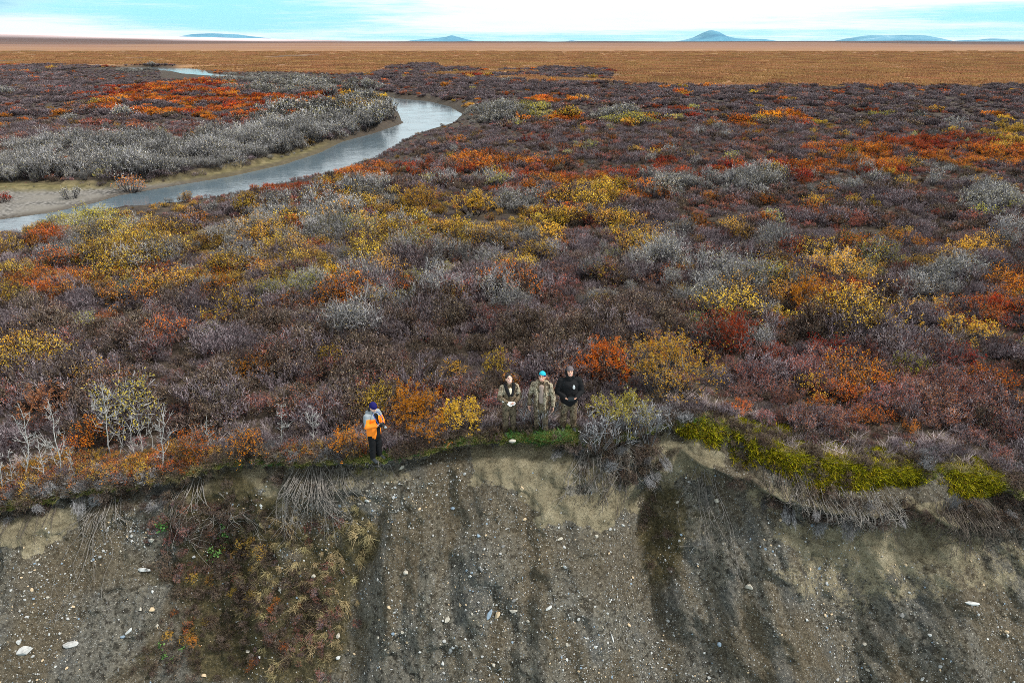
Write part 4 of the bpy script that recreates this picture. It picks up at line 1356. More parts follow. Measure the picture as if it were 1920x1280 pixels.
sapling(206, 862, 192, 732, 'tallest dead sapling with a crooked upswept limb on the right', [(.62, 246, 757, .017), (.86, 222, 735, .013), (.80, 163, 765, .012), (.88, 183, 728, .015)], 1.25, 1, 8)
sapling(118, 893, 90, 753, 'slanting dead sapling with a bare pointed top left of the tallest one', [(.4, 78, 826, .012)], 1.1, 2, 18)
sapling(50, 905, 40, 768, 'straight dead sapling with a double stem near the left edge', [(.5, 28, 775, .013)], 1.25, 3, 22)
sapling(5, 930, -2, 850, 'dead sapling cut by the left edge', [], .9, 4, 12)
sapling(24, 920, 16, 845, 'short dead sapling just inside the left edge', [], .8, 5, 12)
sapling(86, 905, 68, 815, 'thin dead sapling leaning left between two thicker ones', [], .8, 6, 12)
sapling(118, 890, 82, 826, 'small dead sapling bent sharply to the left', [], .7, 7, 10)
sapling(253, 866, 243, 778, 'slim dead sapling right of the tallest one', [], .9, 8, 12)
sapling(265, 862, 256, 776, 'slim dead sapling paired with its twin, the right one of the two', [], .85, 9, 12)
sapling(310, 888, 302, 768, 'dead sapling with pairs of forked side branches', [(.5, 290, 806, .011), (.45, 322, 808, .011)], 1.0, 10, 16)
sapling(286, 850, 279, 776, 'short thin dead sapling behind the forked one', [], .7, 11, 10)
sapling(226, 866, 234, 800, 'low dead sapling leaning right under the tallest one', [(.5, 222, 806, .009)], .7, 12, 8)
sapling(394, 850, 386, 776, 'dead sapling between two orange bushes', [], .8, 13, 14)
sapling(528, 842, 527, 758, 'single dead sapling above the sandy hollow', [(.5, 545, 795, .009)], .8, 14, 16)
sapling(588, 838, 585, 762, 'dead sapling with a wide bare crown right of the single one', [(.55, 570, 775, .01), (.6, 602, 778, .01)], .8, 15, 18)
sapling(140, 900, 128, 838, 'twiggy dead sapling at the foot of the slanting one', [], .7, 16, 14)


def spruce(px, py, hpx, label):
    p = ground_at(px, py)
    dep = depth_at(p)
    H = hpx * dep / FPX / math.cos(math.atan2(CAM_H, p.y))
    rng = np.random.default_rng(5)
    root = empty('spruce_sapling', p, 0, label, 'spruce')
    V, Q = tubes([(np.array([[0, 0, -.1], [0, 0, H * .5], [0, 0, H]]), [.05, .03, .008])], 6)
    obj('trunk', mesh_np('spruce_trunk', V, Q, mats=(ROOTD,)), root)
    g = Geo()
    n = 420
    z = rng.uniform(.05, 1, n) ** 1.0
    rr = (1 - z) * .34 * H * rng.uniform(.35, 1.1, n) * (.75 + .35 * np.sin(z * 40))
    ph = rng.uniform(0, 6.283, n)
    g.leaves(np.stack([np.cos(ph) * rr, np.sin(ph) * rr, z * H], 1), .16, .08, rng)
    V, Q, v = g.arrays()
    obj('foliage', mesh_np('spruce_foliage', V, Q, mats=(LF['spruce'],), v=v), root)


spruce(1837, 602, 30, 'tiny dark green spruce among red and yellow bushes')


# ---------------------------------------------------------------- stones
def stonemat(name, col):
    m, t, b = mat(name)
    tcn = t.new('ShaderNodeTexCoord')
    n = t.noise(tcn.outputs['Object'], 9, 6, .65)
    t.link(t.ramp(n, [(.3, tuple(c * .55 for c in col)), (.5, col), (.75, tuple(min(.9, c * 1.3) for c in col))]), b.inputs['Base Color'])
    t.link(t.bump(n, .5, .02), b.inputs['Normal'])
    b.inputs['Roughness'].default_value = .8
    return m


STONE = {'white': stonemat('stone_white', (.38, .355, .30)), 'grey': stonemat('stone_grey', (.36, .36, .35)), 'blue': stonemat('stone_blue', (.19, .25, .31)),
         'tan': stonemat('stone_tan', (.48, .37, .24)), 'pale': stonemat('stone_pale', (.44, .45, .44)), 'dark': stonemat('stone_dark', (.17, .17, .165))}


def stone_mesh(name, sx, sy, sz, mt, seed, sub=3, cuts=11):
    bm = bmesh.new()
    bmesh.ops.create_icosphere(bm, subdivisions=sub, radius=1)
    rng = np.random.default_rng(seed)
    pl = rng.normal(size=(cuts, 3))
    pl /= np.linalg.norm(pl, axis=1, keepdims=True)
    of = rng.uniform(.42, .85, cuts)
    for vtx in bm.verts:
        c = np.array(vtx.co)
        for q, o_ in zip(pl, of):
            e = c @ q - o_
            if e > 0:
                c = c - q * e * .92
        vtx.co = Vector((c[0] * sx, c[1] * sy, c[2] * sz))
    me = bpy.data.meshes.new(name)
    bm.to_mesh(me)
    bm.free()
    me.materials.append(mt)
    for pp in me.polygons:
        pp.use_smooth = sub > 2 and False
    return me


def stone(px, py, wpx, hpx, col, label, ang=0.0, seed=None, onlip=False):
    if onlip:
        p, nr = ground_at(px, py), Vector((0, -.3, 1)).normalized()
    else:
        p, nr = on_bluff(px, py)
    dep = depth_at(p)
    k = dep / FPX
    me = stone_mesh('stone', wpx * .5 * k, hpx * .5 * k, min(wpx, hpx) * .42 * k, STONE[col], seed or hash_seed(px, py))
    o = obj('stone', me)
    # lie flat on the slope: local z is the slope's normal, local x its horizontal, turned by ang
    xa = Vector((1, 0, 0)) - nr * nr.x
    xa.normalize()
    ya = nr.cross(xa)
    M = Matrix((xa, ya, nr)).transposed() @ Matrix.Rotation(R(ang), 3, 'Z')
    o.rotation_euler = M.to_euler()
    o.location = p + nr * (min(wpx, hpx) * .16 * k)
    tag(o, label, 'stone', 'larger stones lying on the gravel bluff')
    return o


stone(1403, 1097, 20, 14, 'white', 'white angular stone alone on the dark gravel below the mossy brink')
stone(1820, 1130, 32, 9, 'pale', 'long pale blue slab low on the right of the bluff', -2)
stone(918, 1151, 24, 11, 'blue', 'slate blue stone standing on end beside a tan one', 70)
stone(932, 1149, 21, 10, 'tan', 'tan stone standing on end beside the slate blue one', 60)
stone(963, 1143, 20, 9, 'white', 'cream coloured stone right of the tan upright one', 15)
stone(837, 1158, 18, 9, 'white', 'whitish stone left of the slate blue one', 60)
stone(1029, 1141, 15, 7, 'pale', 'small bluish grey stone right of the cream coloured one', 40)
stone(863, 1133, 9, 6, 'tan', 'little tan stone above and left of the slate blue one', -30)
stone(992, 1166, 9, 7, 'white', 'little white stone below the bluish grey one', 0)
stone(268, 1066, 29, 10, 'pale', 'flat grey slab at the edge of the overgrown patch', -6)
stone(287, 1012, 11, 10, 'white', 'round whitish stone above the flat grey slab', 0)
stone(283, 1140, 12, 11, 'tan', 'yellowish stone below the flat grey slab', 20)
stone(131, 1211, 32, 14, 'grey', 'long grey stone lying in the gravel low on the left', 10)
stone(47, 1216, 32, 17, 'grey', 'large rough grey stone low on the far left', 30)
stone(34, 1206, 12, 10, 'pale', 'small pale stone leaning on the large rough grey one', 60)
stone(241, 1180, 20, 7, 'pale', 'thin tilted stone right of the long grey one', 40)
stone(228, 1193, 14, 7, 'blue', 'small blue grey stone under the thin tilted one', 10)
stone(294, 1172, 9, 8, 'white', 'small cream stone beside the overgrown patch', 0)
stone(265, 1143, 8, 7, 'white', 'tiny white stone left of the yellowish one', 0)
stone(960, 828, 16, 9, 'white', 'pale stone on the brink at the feet of the woman in camouflage', 8, onlip=True)
stone(753, 879, 12, 9, 'white', 'pale stone in the scarp under the person in the orange jacket', 50)
stone(979, 915, 9, 11, 'tan', 'rounded tan stone embedded in the sandy scarp', 0)
stone(762, 1072, 10, 12, 'white', 'oval white stone on the left rib of the gravel', 70)
stone(850, 951, 10, 7, 'blue', 'small blue stone at the left of the sandy scarp', 0)
stone(897, 1005, 10, 7, 'blue', 'small blue stone below the sandy scarp', 0)
stone(1050, 1007, 14, 6, 'white', 'slim white stone under the sandy ledge', 30)
stone(1120, 1006, 9, 7, 'white', 'small white stone right of the slim one under the sandy ledge', 0)
stone(635, 1194, 12, 8, 'white', 'white stone at the right edge of the overgrown patch', 60)
stone(635, 1234, 11, 9, 'pale', 'pale stone low at the right edge of the overgrown patch', 20)
stone(1064, 1211, 10, 8, 'white', 'white stone low in the middle of the gravel', 60)
stone(1150, 1195, 18, 5, 'pale', 'thin white splinter of stone low right of the middle', -65)
stone(754, 1182, 8, 6, 'white', 'little white stone low on the left rib', 0)
stone(588, 1082, 10, 8, 'white', 'white stone in the middle of the dry grass', 40)
stone(526, 1104, 9, 9, 'white', 'round white stone left of the dry grass', 0)
stone(1346, 936, 11, 8, 'white', 'cream stone beside the hanging roots of the gully', 10)
stone(1269, 943, 7, 6, 'white', 'tiny white stone left of the hanging roots of the gully', 0)
stone(1620, 1203, 9, 7, 'white', 'white stone low on the right of the bluff', 0)
stone(1627, 1254, 10, 6, 'white', 'whitish stone near the foot of the bluff on the right', 0)
stone(1350, 1204, 10, 11, 'blue', 'dark blue stone low under the white angular one', 0)
stone(1690, 1155, 10, 10, 'dark', 'dark round stone in the brown soil on the right', 0)
stone(466, 1222, 10, 9, 'white', 'white stone at the bottom of the overgrown patch', 0)
stone(383, 1268, 12, 7, 'tan', 'tan stone at the foot of the overgrown patch', 0)
stone(1170, 985, 8, 6, 'pale', 'pale stone beside the left gully of the moss streak', 0)
stone(690, 938, 12, 8, 'pale', 'pale stone in a cluster of stones under the brink', 20)
stone(676, 944, 10, 7, 'white', 'white stone in a cluster of stones under the brink', 0)
stone(727, 905, 8, 7, 'white', 'small white stone above the cluster under the brink', 0)


# pebbles, far too many to count
def lay_pebbles():
    rng = np.random.default_rng(77)
    ms = []
    for i, c in enumerate(['white', 'grey', 'blue', 'tan', 'pale', 'dark', 'grey', 'pale']):
        ms.append(stone_mesh('pebble', 1, .72, .5, STONE[c], 900 + i, 2, 6))
    col = source_collection('pebble', ms)
    w = (1 - .86 * m_silt) * (1 - .55 * m_veg) * (1 - .25 * m_brown) * sstep(BH, .3, .9) * (.06 + 1.6 * sstep(fbm(fan_x / .7, BH / 1.1, 301, 4), .38, .68))
    w = w.ravel()
    vis = (_px > -160) & (_px < 2080) & (_py < 1400)
    w = w * vis
    w /= w.sum()
    n = 21000
    k = rng.choice(len(w), n, p=w)
    P = BPT[k] + rng.uniform(-.03, .03, (n, 3)) * [1, 0, 1]
    N = _nrm[k]
    s = np.clip(rng.lognormal(math.log(.0098), .62, n), .006, .06)
    rot = []
    for i in range(n):
        q = Vector(N[i]).to_track_quat('Z', 'Y').to_matrix() @ Matrix.Rotation(rng.uniform(0, 6.283), 3, 'Z')
        rot.append(q.to_euler())
    o = scatter('gravel_pebbles', col, P + N * (s * .15)[:, None], np.array([tuple(e) for e in rot]), np.stack([s, s, s], 1), rng.choice(8, n, p=[.08, .22, .09, .12, .14, .12, .16, .07]))
    o["label"] = 'small pale and grey pebbles strewn over the bluff'


# ---------------------------------------------------------------- roots and hanging shrubs
def roots(px, py, wpx, lpx, n, label, seed, mt=None, fan=.5, rad=.010, name='root_tangle', cat='roots', out=.12, curl=.25, twig=2, up=0.0, lip_start=False):
    """roots hanging down the face from one place"""
    rng = np.random.default_rng(seed)
    if lip_start:
        p0, nr0 = ground_at(px, py), Vector((0, -.5, .8)).normalized()
    else:
        p0, nr0 = on_bluff(px, py)
    k = depth_at(p0) / FPX
    root = empty(name, p0, 0, label, cat)
    paths = []
    for i in range(n):
        f = rng.uniform(-1, 1)
        st = np.array([rng.normal(0, .10) + f * wpx * k * (.55 - .35 * fan), 0, rng.normal(0, .11)])
        L = lpx * k * rng.uniform(.25, 1.1) * 1.35
        m = 9
        dirn = np.array([f * fan * 1.5 + rng.normal(0, .15), 0, -1 + up * rng.uniform(0, 1.6)])
        dirn /= np.linalg.norm(dirn)
        pts = [st]
        for j in range(1, m):
            dirn = dirn + np.array([rng.normal(0, curl * 1.15), 0, -.12 + rng.normal(0, curl * .7)])
            dirn /= np.linalg.norm(dirn)
            pts.append(pts[-1] + dirn * L / m)
        pts = np.array(pts)
        # lie on (just off) the face
        wx, wz = pts[:, 0] + p0.x, pts[:, 2] + p0.z
        ly = np.interp(wx, _lx2, _ly2)
        lz = np.interp(wx, _lx2, _lz2)
        ix = np.clip(((wx - bx[0]) / .055).astype(int), 0, len(bx) - 1)
        ih = np.clip(np.searchsorted(bh, lz - wz), 0, len(bh) - 1)
        sy = BY[ih, ix]
        off = out * rng.uniform(.2, 1.3) * np.sin(np.linspace(.25, 2.7, m)) + .02
        pts[:, 1] = sy - off - p0.y
        pts[1:-1, 1] = (pts[:-2, 1] + pts[1:-1, 1] * 2 + pts[2:, 1]) / 4
        r = rad * rng.uniform(.5, 1.3)
        paths.append((pts, r * np.linspace(1, .3, m)))
        for q in range(twig):
            j = rng.integers(2, m - 1)
            d = pts[j] - pts[j - 1]
            d = d / (np.linalg.norm(d) + 1e-9) + rng.normal(0, .5, 3) * [1, .5, 1]
            e1 = pts[j] + d * L * rng.uniform(.08, .16)
            e2 = e1 + (d + rng.normal(0, .4, 3) * [1, .4, 1]) * L * .10
            paths.append(([pts[j], e1, e2], [r * .55, r * .45, r * .2]))
    V, Q = tubes(paths, 4)
    half = mt or ROOTM
    obj('root_strands', mesh_np(name + '_strands', V, Q, mats=(half,)), root)
    return root


roots(580, 885, 100, 85, 60, 'fan shaped dead grey shrub hanging upside down over the brink', 41, fan=.75, rad=.011, name='hanging_shrub', cat='dead shrub', out=.25, twig=5, curl=.22)
roots(205, 938, 120, 50, 20, 'grey root tangle trailing to the right under the left brink', 42, fan=.9, rad=.012, twig=3, up=.5)
roots(185, 950, 30, 130, 7, 'few long thin roots hanging deep below the left brink', 43, fan=.3, rad=.011, twig=2)
roots(362, 905, 60, 95, 12, 'pale twisted roots beside the sandy hollow of the brink', 44, fan=.7, rad=.016, twig=3, curl=.35)
roots(430, 965, 120, 55, 26, 'grey roots curling along the underside of the sandy hollow', 45, fan=1.0, rad=.010, twig=3, up=.8)
roots(60, 945, 120, 40, 26, 'thin dark roots fringing the brink at the far left', 46, ROOTD, fan=.5, rad=.010)
roots(1120, 838, 130, 60, 44, 'dead grey twigs hanging below the leafless bush on the brink', 47, fan=.9, rad=.012, twig=4, up=.5)
roots(1175, 850, 90, 75, 40, 'dark grey dead branches spilling into the gully right of the group', 48, ROOTD, fan=.9, rad=.011, twig=4, up=.3)
roots(1185, 860, 70, 90, 9, 'long pale branches hanging down to the right in the gully', 49, fan=.5, rad=.015, twig=3)
roots(1318, 880, 24, 110, 16, 'narrow bundle of roots hanging straight down beside the gully', 50, fan=.25, rad=.010, twig=2)
roots(1540, 925, 150, 50, 60, 'thick grey root mat under the left end of the yellow moss', 51, fan=.6, rad=.010, twig=4, out=.3, curl=.45)
roots(1630, 935, 150, 50, 66, 'curling grey root mat under the middle of the yellow moss', 52, fan=.6, rad=.010, twig=4, out=.35, curl=.45)
roots(1470, 870, 90, 60, 34, 'dark roots in the notch left of the yellow moss', 53, ROOTD, fan=.7, rad=.012, twig=3)
roots(1800, 935, 130, 60, 100, 'dark root fringe under the moss at the right end of the brink', 54, ROOTD, fan=.6, rad=.012, twig=3, out=.3)
roots(1890, 935, 100, 70, 44, 'dark twiggy root curtain at the right edge', 55, ROOTD, fan=.6, rad=.011, twig=3)
roots(1660, 965, 160, 70, 26, 'sparse dark rootlets on the sand below the root mats', 56, ROOTD, fan=.5, rad=.008, twig=2)
roots(700, 870, 70, 30, 24, 'short grey roots under the feet of the person in the orange jacket', 57, fan=.6, rad=.009, twig=2)
roots(630, 880, 60, 50, 22, 'grey twigs drooping right of the fan shaped dead shrub', 58, fan=.7, rad=.009, twig=3)


# ---------------------------------------------------------------- small plants on the bluff
def weed(px, py, wpx, label, seed):
    p, nr = on_bluff(px, py)
    k = depth_at(p) / FPX
    rng = np.random.default_rng(seed)
    root = empty('green_plant', p, 0, label, 'plant')
    n = 9
    e = np.stack([rng.normal(0, .35, n) * wpx * k, -rng.uniform(.05, .2, n), rng.normal(0, .5, n) * wpx * k], 1)
    V, Q = tubes([(np.array([[0, .03, 0], q * .5 + [0, -.03, .02], q]), [.006, .005, .003]) for q in e], 4)
    obj('stems', mesh_np('weed_stems', V, Q, mats=(ROOTD,)), root)
    g = Geo()
    c = np.repeat(e, 9, 0) + rng.normal(0, .045, (n * 9, 3))
    g.leaves(c, .07, .05, rng)
    V, Q, v = g.arrays()
    obj('foliage', mesh_np('weed_leaves', V, Q, mats=(LF['green'],), v=v), root)


weed(418, 990, 26, 'bright green plant below the roots of the sandy hollow', 1)
weed(400, 1033, 20, 'bright green plant lower in the overgrown patch', 2)
weed(322, 1228, 40, 'dark green plant at the bottom left of the overgrown patch', 3)
weed(308, 980, 12, 'tiny green plant at the top left of the overgrown patch', 4)


def lay_bluff_plants():
    rng = np.random.default_rng(88)
    mv = m_veg.ravel()
    vis = (_px > -100) & (_px < 2020) & (_py < 1340)
    # dry grass
    dry = source_collection('dry_tuft', [patch_source(GRASS['dry'], 300 + i, 60, .07, .24, .008, .55) for i in range(3)])
    dens = ell(_px, _py, [(668, 990, 34, 50, 1), (620, 1130, 50, 90, .9), (520, 1030, 50, 60, .6), (480, 1100, 60, 60, .4), (590, 1060, 40, 50, .7), (640, 1180, 40, 60, .5), (560, 1230, 90, 50, .4), (640, 1010, 40, 50, .5)], .5)
    put_on_bluff('dry_grass', dry, dens * vis, 170, rng, (.6, 1.3), 'straw coloured dry grass hanging on the overgrown patch of the bluff', droop=.9)
    # low plants with coloured leaves
    for nm, kind, n, lab, els in [
        ('rust_leaved_undergrowth', 'heather', 100, 'rust coloured low plants creeping over the bluff', [(350, 1020, 70, 60, 1), (600, 1170, 60, 90, 1), (380, 1060, 80, 50, .9), (530, 1180, 60, 60, .7), (620, 990, 40, 30, .5), (560, 1090, 60, 60, .4)]),
        ('brown_undergrowth', 'dark', 360, 'dark brown low plants creeping over the bluff', [(400, 1080, 110, 120, 1), (480, 1160, 130, 110, .8), (350, 1190, 80, 80, .8), (1240, 1000, 34, 90, .3), (430, 990, 90, 30, .7)]),
        ('golden_undergrowth', 'gold', 22, 'golden leaved low plants on the overgrown patch', [(450, 1040, 40, 30, 1), (375, 1090, 30, 25, 1), (350, 1185, 40, 40, .6), (460, 1120, 40, 40, .5)]),
        ('orange_undergrowth', 'orange', 9, 'orange leaved low plants on the overgrown patch', [(360, 1180, 50, 50, 1), (440, 1260, 90, 20, 1), (330, 1050, 40, 20, 1), (550, 1150, 60, 60, .8)])]:
        put_on_bluff(nm, sub_collection(kind), ell(_px, _py, els, .5) * vis, n, rng, (.12, .30), lab, droop=.35)


def lay_hanging_scrub():
    rng = np.random.default_rng(123)
    vis = (_px > -100) & (_px < 2020)
    els = [(1520, 935, 90, 20, .8), (1600, 955, 110, 20, 1), (1700, 955, 70, 20, .8), (1800, 955, 90, 20, 1), (1890, 960, 80, 30, 1), (1440, 890, 50, 20, .7), (1180, 862, 80, 34, 1), (1110, 842, 60, 22, .8), (230, 940, 100, 16, .7), (60, 955, 100, 14, .6), (560, 890, 90, 14, .6)]
    put_on_bluff('dark_hanging_undergrowth', sub_collection('dark'), ell(_px, _py, els, .5) * vis, 200, rng, (.16, .36), 'dark dead twigs and peat scraps hanging under the brink', droop=.8)
    put_on_bluff('bare_hanging_undergrowth', sub_collection('bare'), ell(_px, _py, els, .5) * vis, 36, rng, (.2, .4), 'bare grey twigs hanging under the brink', droop=.8, aniso=(.75, 1.7))


_subs = {}


def sub_collection(kind):
    """only the detailed shapes of a kind"""
    if kind not in _subs:
        c = bpy.data.collections.new('source_low_' + kind)
        for v_ in range(NVAR):
            o = [q for q in proto_col[kind].objects if q.name.startswith(f"0{v_}_")][0]
            c.objects.link(o)
        _subs[kind] = c
    return _subs[kind]


def put_on_bluff(name, col, dens, n, rng, srange, label, droop=.3, nidx=3, aniso=(1, 1)):
    w = dens * rng.uniform(.2, 1, len(dens))
    if w.sum() == 0:
        return
    k = rng.choice(len(w), n, p=w / w.sum())
    P = BPT[k]
    rot = []
    for i in range(n):
        up = Vector(_nrm[k[i]]).lerp(Vector((0, 0, 1)), .45)
        if droop > .5:
            up = Vector(_nrm[k[i]]).lerp(Vector((0, -.2, -1)), .35)
        up = (up + Vector(rng.normal(0, .25, 3))).normalized()
        rot.append(tuple((up.to_track_quat('Z', 'Y').to_matrix() @ Matrix.Rotation(rng.uniform(0, 6.283), 3, 'Z')).to_euler()))
    s = rng.uniform(*srange, n)
    o = scatter(name, col, P, np.array(rot), np.stack([s * aniso[0], s * aniso[0] * rng.uniform(.5, 1.2, n), s * aniso[1]], 1), rng.integers(0, nidx, n))
    o["label"] = label


FEET = []


def lay_brink_grass():
    """turf, moss and pale heath along the brink"""
    rng = np.random.default_rng(99)
    gpts = np.stack([Xg, Yg, Zg], -1)[:26].reshape(-1, 3)
    gs = np.repeat(ss[:26], Xg.shape[1])
    # denser sample of the strip by the brink
    n = 70000
    a = rng.uniform(-1.12, 1.12, n)
    s = rng.uniform(0, 1, n) ** 1.4 * 2.0
    Y = lip_y(a) + s
    X = a * Y
    Z = land_z(X, Y)
    P = np.stack([X, Y, Z], 1)
    px, py = project(X, Y, Z)
    okb = BH.ravel() < .95
    PB = BPT[okb]
    pbx, pby = _px[okb], _py[okb]
    allP = np.concatenate([P, PB])
    apx = np.r_[px, pbx]
    apy = np.r_[py, pby]
    as_ = np.r_[s, -BH.ravel()[okb]]
    free = np.ones(len(allP))
    for kx, ky in FEET:
        for o_ in (0, .35, .7, 1.05):
            free = np.minimum(free, np.hypot(allP[:, 0] - kx * (ky - o_) / ky, allP[:, 1] - ky + o_) > .36)
    print('brink', len(allP))

    def lay(name, col, dens, count, srange, label, tiltout=.25):
        w = np.clip(dens, 0, None)
        k = rng.choice(len(w), count, p=w / w.sum())
        m = len(k)
        p = allP[k].copy()
        tilt = np.where(as_[k] < 0.05, tiltout + .5 * np.clip(-as_[k] / .3, 0, 1), 0.0)
        rot = np.stack([tilt + rng.normal(0, .15, m), rng.normal(0, .15, m), rng.normal(0, .6, m)], 1)
        sc = rng.uniform(*srange, m)
        o = scatter(name, col, p, rot, np.stack([sc, sc, sc], 1), rng.integers(0, 3, m))
        o["label"] = label
    moss = source_collection('moss_tuft', [patch_source(GRASS['moss'], 400 + i, 90, .10, .07, .014, .8) for i in range(3)])
    grass = source_collection('green_tuft', [patch_source(GRASS['green'], 410 + i, 80, .09, .10, .009, .7) for i in range(3)])
    heath = source_collection('heath_tuft', [patch_source(GRASS['heath'], 420 + i, 70, .13, .30, .012, .45) for i in range(3)])
    dryt = source_collection('straw_tuft', [patch_source(GRASS['dry'], 430 + i, 50, .08, .20, .009, .5) for i in range(3)])
    noise = fbm(allP[:, 0] / .5, allP[:, 1] / .5, 500, 3)
    edge = np.exp(-((as_ - .12) / .42) ** 2)
    dm = ell(apx, apy, MOSS, .4)
    lay('dark_moss_undergrowth', sub_collection('dark'), dm * free * sstep(noise, .62, .42), 150, (.12, .26), 'dark low twigs between the moss cushions', .5)
    lay('moss', moss, dm * (.03 + sstep(noise, .38, .58)), 7600, (.7, 1.7), 'yellow green moss draped over the right half of the brink', .3)
    dg = edge * np.where(as_ < -.14, .12 + 1.2 * dm, 1.0) * (.25 + .9 * noise) * (ell(apx, apy, [(1060, 815, 110, 22, 1), (1010, 820, 60, 24, .9), (1270, 798, 60, 16, .8), (960, 832, 60, 14, .7), (820, 835, 50, 12, .6), (470, 868, 80, 14, .5), (560, 866, 60, 12, .5), (650, 862, 60, 10, .6), (230, 925, 60, 14, .6), (60, 940, 70, 16, .6), (900, 826, 60, 12, .6), (1120, 820, 80, 30, .5), (1750, 880, 60, 20, .4)], .6) + .10)
    lay('grass', grass, dg, 7000, (.5, 1.25), 'short green grass along the brink', .2)
    fresh = source_collection('fresh_tuft', [patch_source(LF['green'], 440 + i, 60, .10, .13, .014, .8) for i in range(3)])
    lay('fresh_grass', fresh, (noise + .1) * edge * ell(apx, apy, [(1050, 812, 70, 18, 1), (985, 818, 40, 14, .8), (1290, 785, 60, 10, .6), (745, 845, 40, 10, .6), (880, 828, 40, 8, .4), (480, 865, 50, 9, .5)], .5), 420, (.6, 1.2), 'fresh green plants on the brink below the group', .2)
    dh = (as_ > .15) * np.exp(-((as_ - .9) / .6) ** 2) * (ell(apx, apy, [(830, 810, 110, 22, 1), (720, 835, 60, 20, .7), (930, 795, 40, 20, .8), (1000, 790, 40, 16, .6), (300, 895, 90, 20, .4), (600, 850, 60, 14, .5)], .5) + .06) * (.2 + noise)
    lay('pale_heath', heath, dh * free, 1100, (.5, 1.15), 'pale pinkish dry heath just behind the brink', 0)
    edge = edge * np.where(as_ < -.16, .25, 1.0)
    dd_ = edge * (.2 + noise) * (.25 + ell(apx, apy, [(1720, 800, 60, 30, 1.2), (300, 905, 120, 20, .8), (500, 866, 90, 14, .9), (60, 920, 80, 20, .6)], .5))
    lay('straw_grass', dryt, dd_ * free, 1600, (.5, 1.1), 'straw coloured grass along the brink', .3)
    # low twigs fringe so the turf does not end in a clean line
    df = edge * (.15 + noise) * .5 * (as_ > -.35) * (dm < .3)
    lay('brink_undergrowth', sub_collection('dark'), df * free, 900, (.16, .34), 'dark low twigs fringing the brink', .5)
    dl = free * (as_ > .12) * np.exp(-((as_ - .55) / .5) ** 2) * noise * ell(apx, apy, [(250, 895, 330, 40, 1), (520, 862, 90, 14, 1.3), (650, 850, 60, 16, .8)], .3)
    lay('orange_brink_undergrowth', sub_collection('orange'), dl, 130, (.2, .42), 'low orange leaved plants along the left brink', .1)
    lay('golden_brink_undergrowth', sub_collection('gold'), dl * np.roll(noise, 500), 120, (.2, .42), 'low golden leaved plants along the left brink', .1)
    lay('grey_brink_undergrowth', sub_collection('birch'), df * (as_ > .3) * free, 380, (.25, .45), 'low purple twigs behind the brink', .3)
    dw = edge * (.1 + noise) * (as_ > -.45) * ell(apx, apy, [(1480, 850, 80, 30, 1), (1250, 800, 60, 20, .8), (1800, 870, 120, 30, .6), (180, 920, 160, 24, .7), (580, 865, 100, 18, .7), (1150, 830, 80, 24, 1)], .5)
    lay('bare_twig_undergrowth', sub_collection('bare'), dw * free * (dm < .25), 150, (.2, .4), 'bare grey twigs sprouting along the brink', .5)


# ---------------------------------------------------------------- people
def capsule(p0, p1, r0, r1, flat=1.0, seg=16, cap=5):
    """closed tapered tube with round ends; flat squeezes it front to back"""
    p0, p1 = np.array(p0, float), np.array(p1, float)
    d = p1 - p0
    L = np.linalg.norm(d)
    d = d / (L + 1e-9)
    ref = np.array([0, 1., 0]) if abs(d[1]) < .9 else np.array([1., 0, 0])
    u = np.cross(ref, d)
    u /= np.linalg.norm(u)
    w = np.cross(d, u)
    rings = []
    for k in range(cap):
        t = (k + .02) / cap * np.pi / 2
        rings.append((p0 - d * r0 * math.cos(t), r0 * math.sin(t)))
    for k in range(7):
        t = k / 6
        rings.append((p0 + d * L * t, r0 + (r1 - r0) * t))
    for k in range(cap - 1, -1, -1):
        t = (k + .02) / cap * np.pi / 2
        rings.append((p1 + d * r1 * math.cos(t), r1 * math.sin(t)))
    a = np.arange(seg) * 2 * np.pi / seg
    V = []
    for c, r in rings:
        o = r * (np.cos(a)[:, None] * u + np.sin(a)[:, None] * w * flat)
        V.append(c + o)
    V = np.concatenate(V)
    m = len(rings)
    Q = []
    for k in range(m - 1):
        i = k * seg + np.arange(seg)
        j = k * seg + (np.arange(seg) + 1) % seg
        Q.append(np.stack([i, j, j + seg, i + seg], 1))
    Q = np.concatenate(Q)
    T = [[k2, k1, len(V)] for k1, k2 in zip(range(seg), list(range(1, seg)) + [0])]
    T += [[(m - 1) * seg + k1, (m - 1) * seg + k2, len(V) + 1] for k1, k2 in zip(range(seg), list(range(1, seg)) + [0])]
    V = np.concatenate([V, [p0 - d * r0, p1 + d * r1]])
    return V, Q, np.array(T)


def ellip(c, r, seg=20, rg=12):
    V, Q, T = capsule((0, 0, 0), (0, 0, 1e-4), 1, 1, 1.0, seg, rg // 2)
    return V * np.array(r) + np.array(c), Q, T


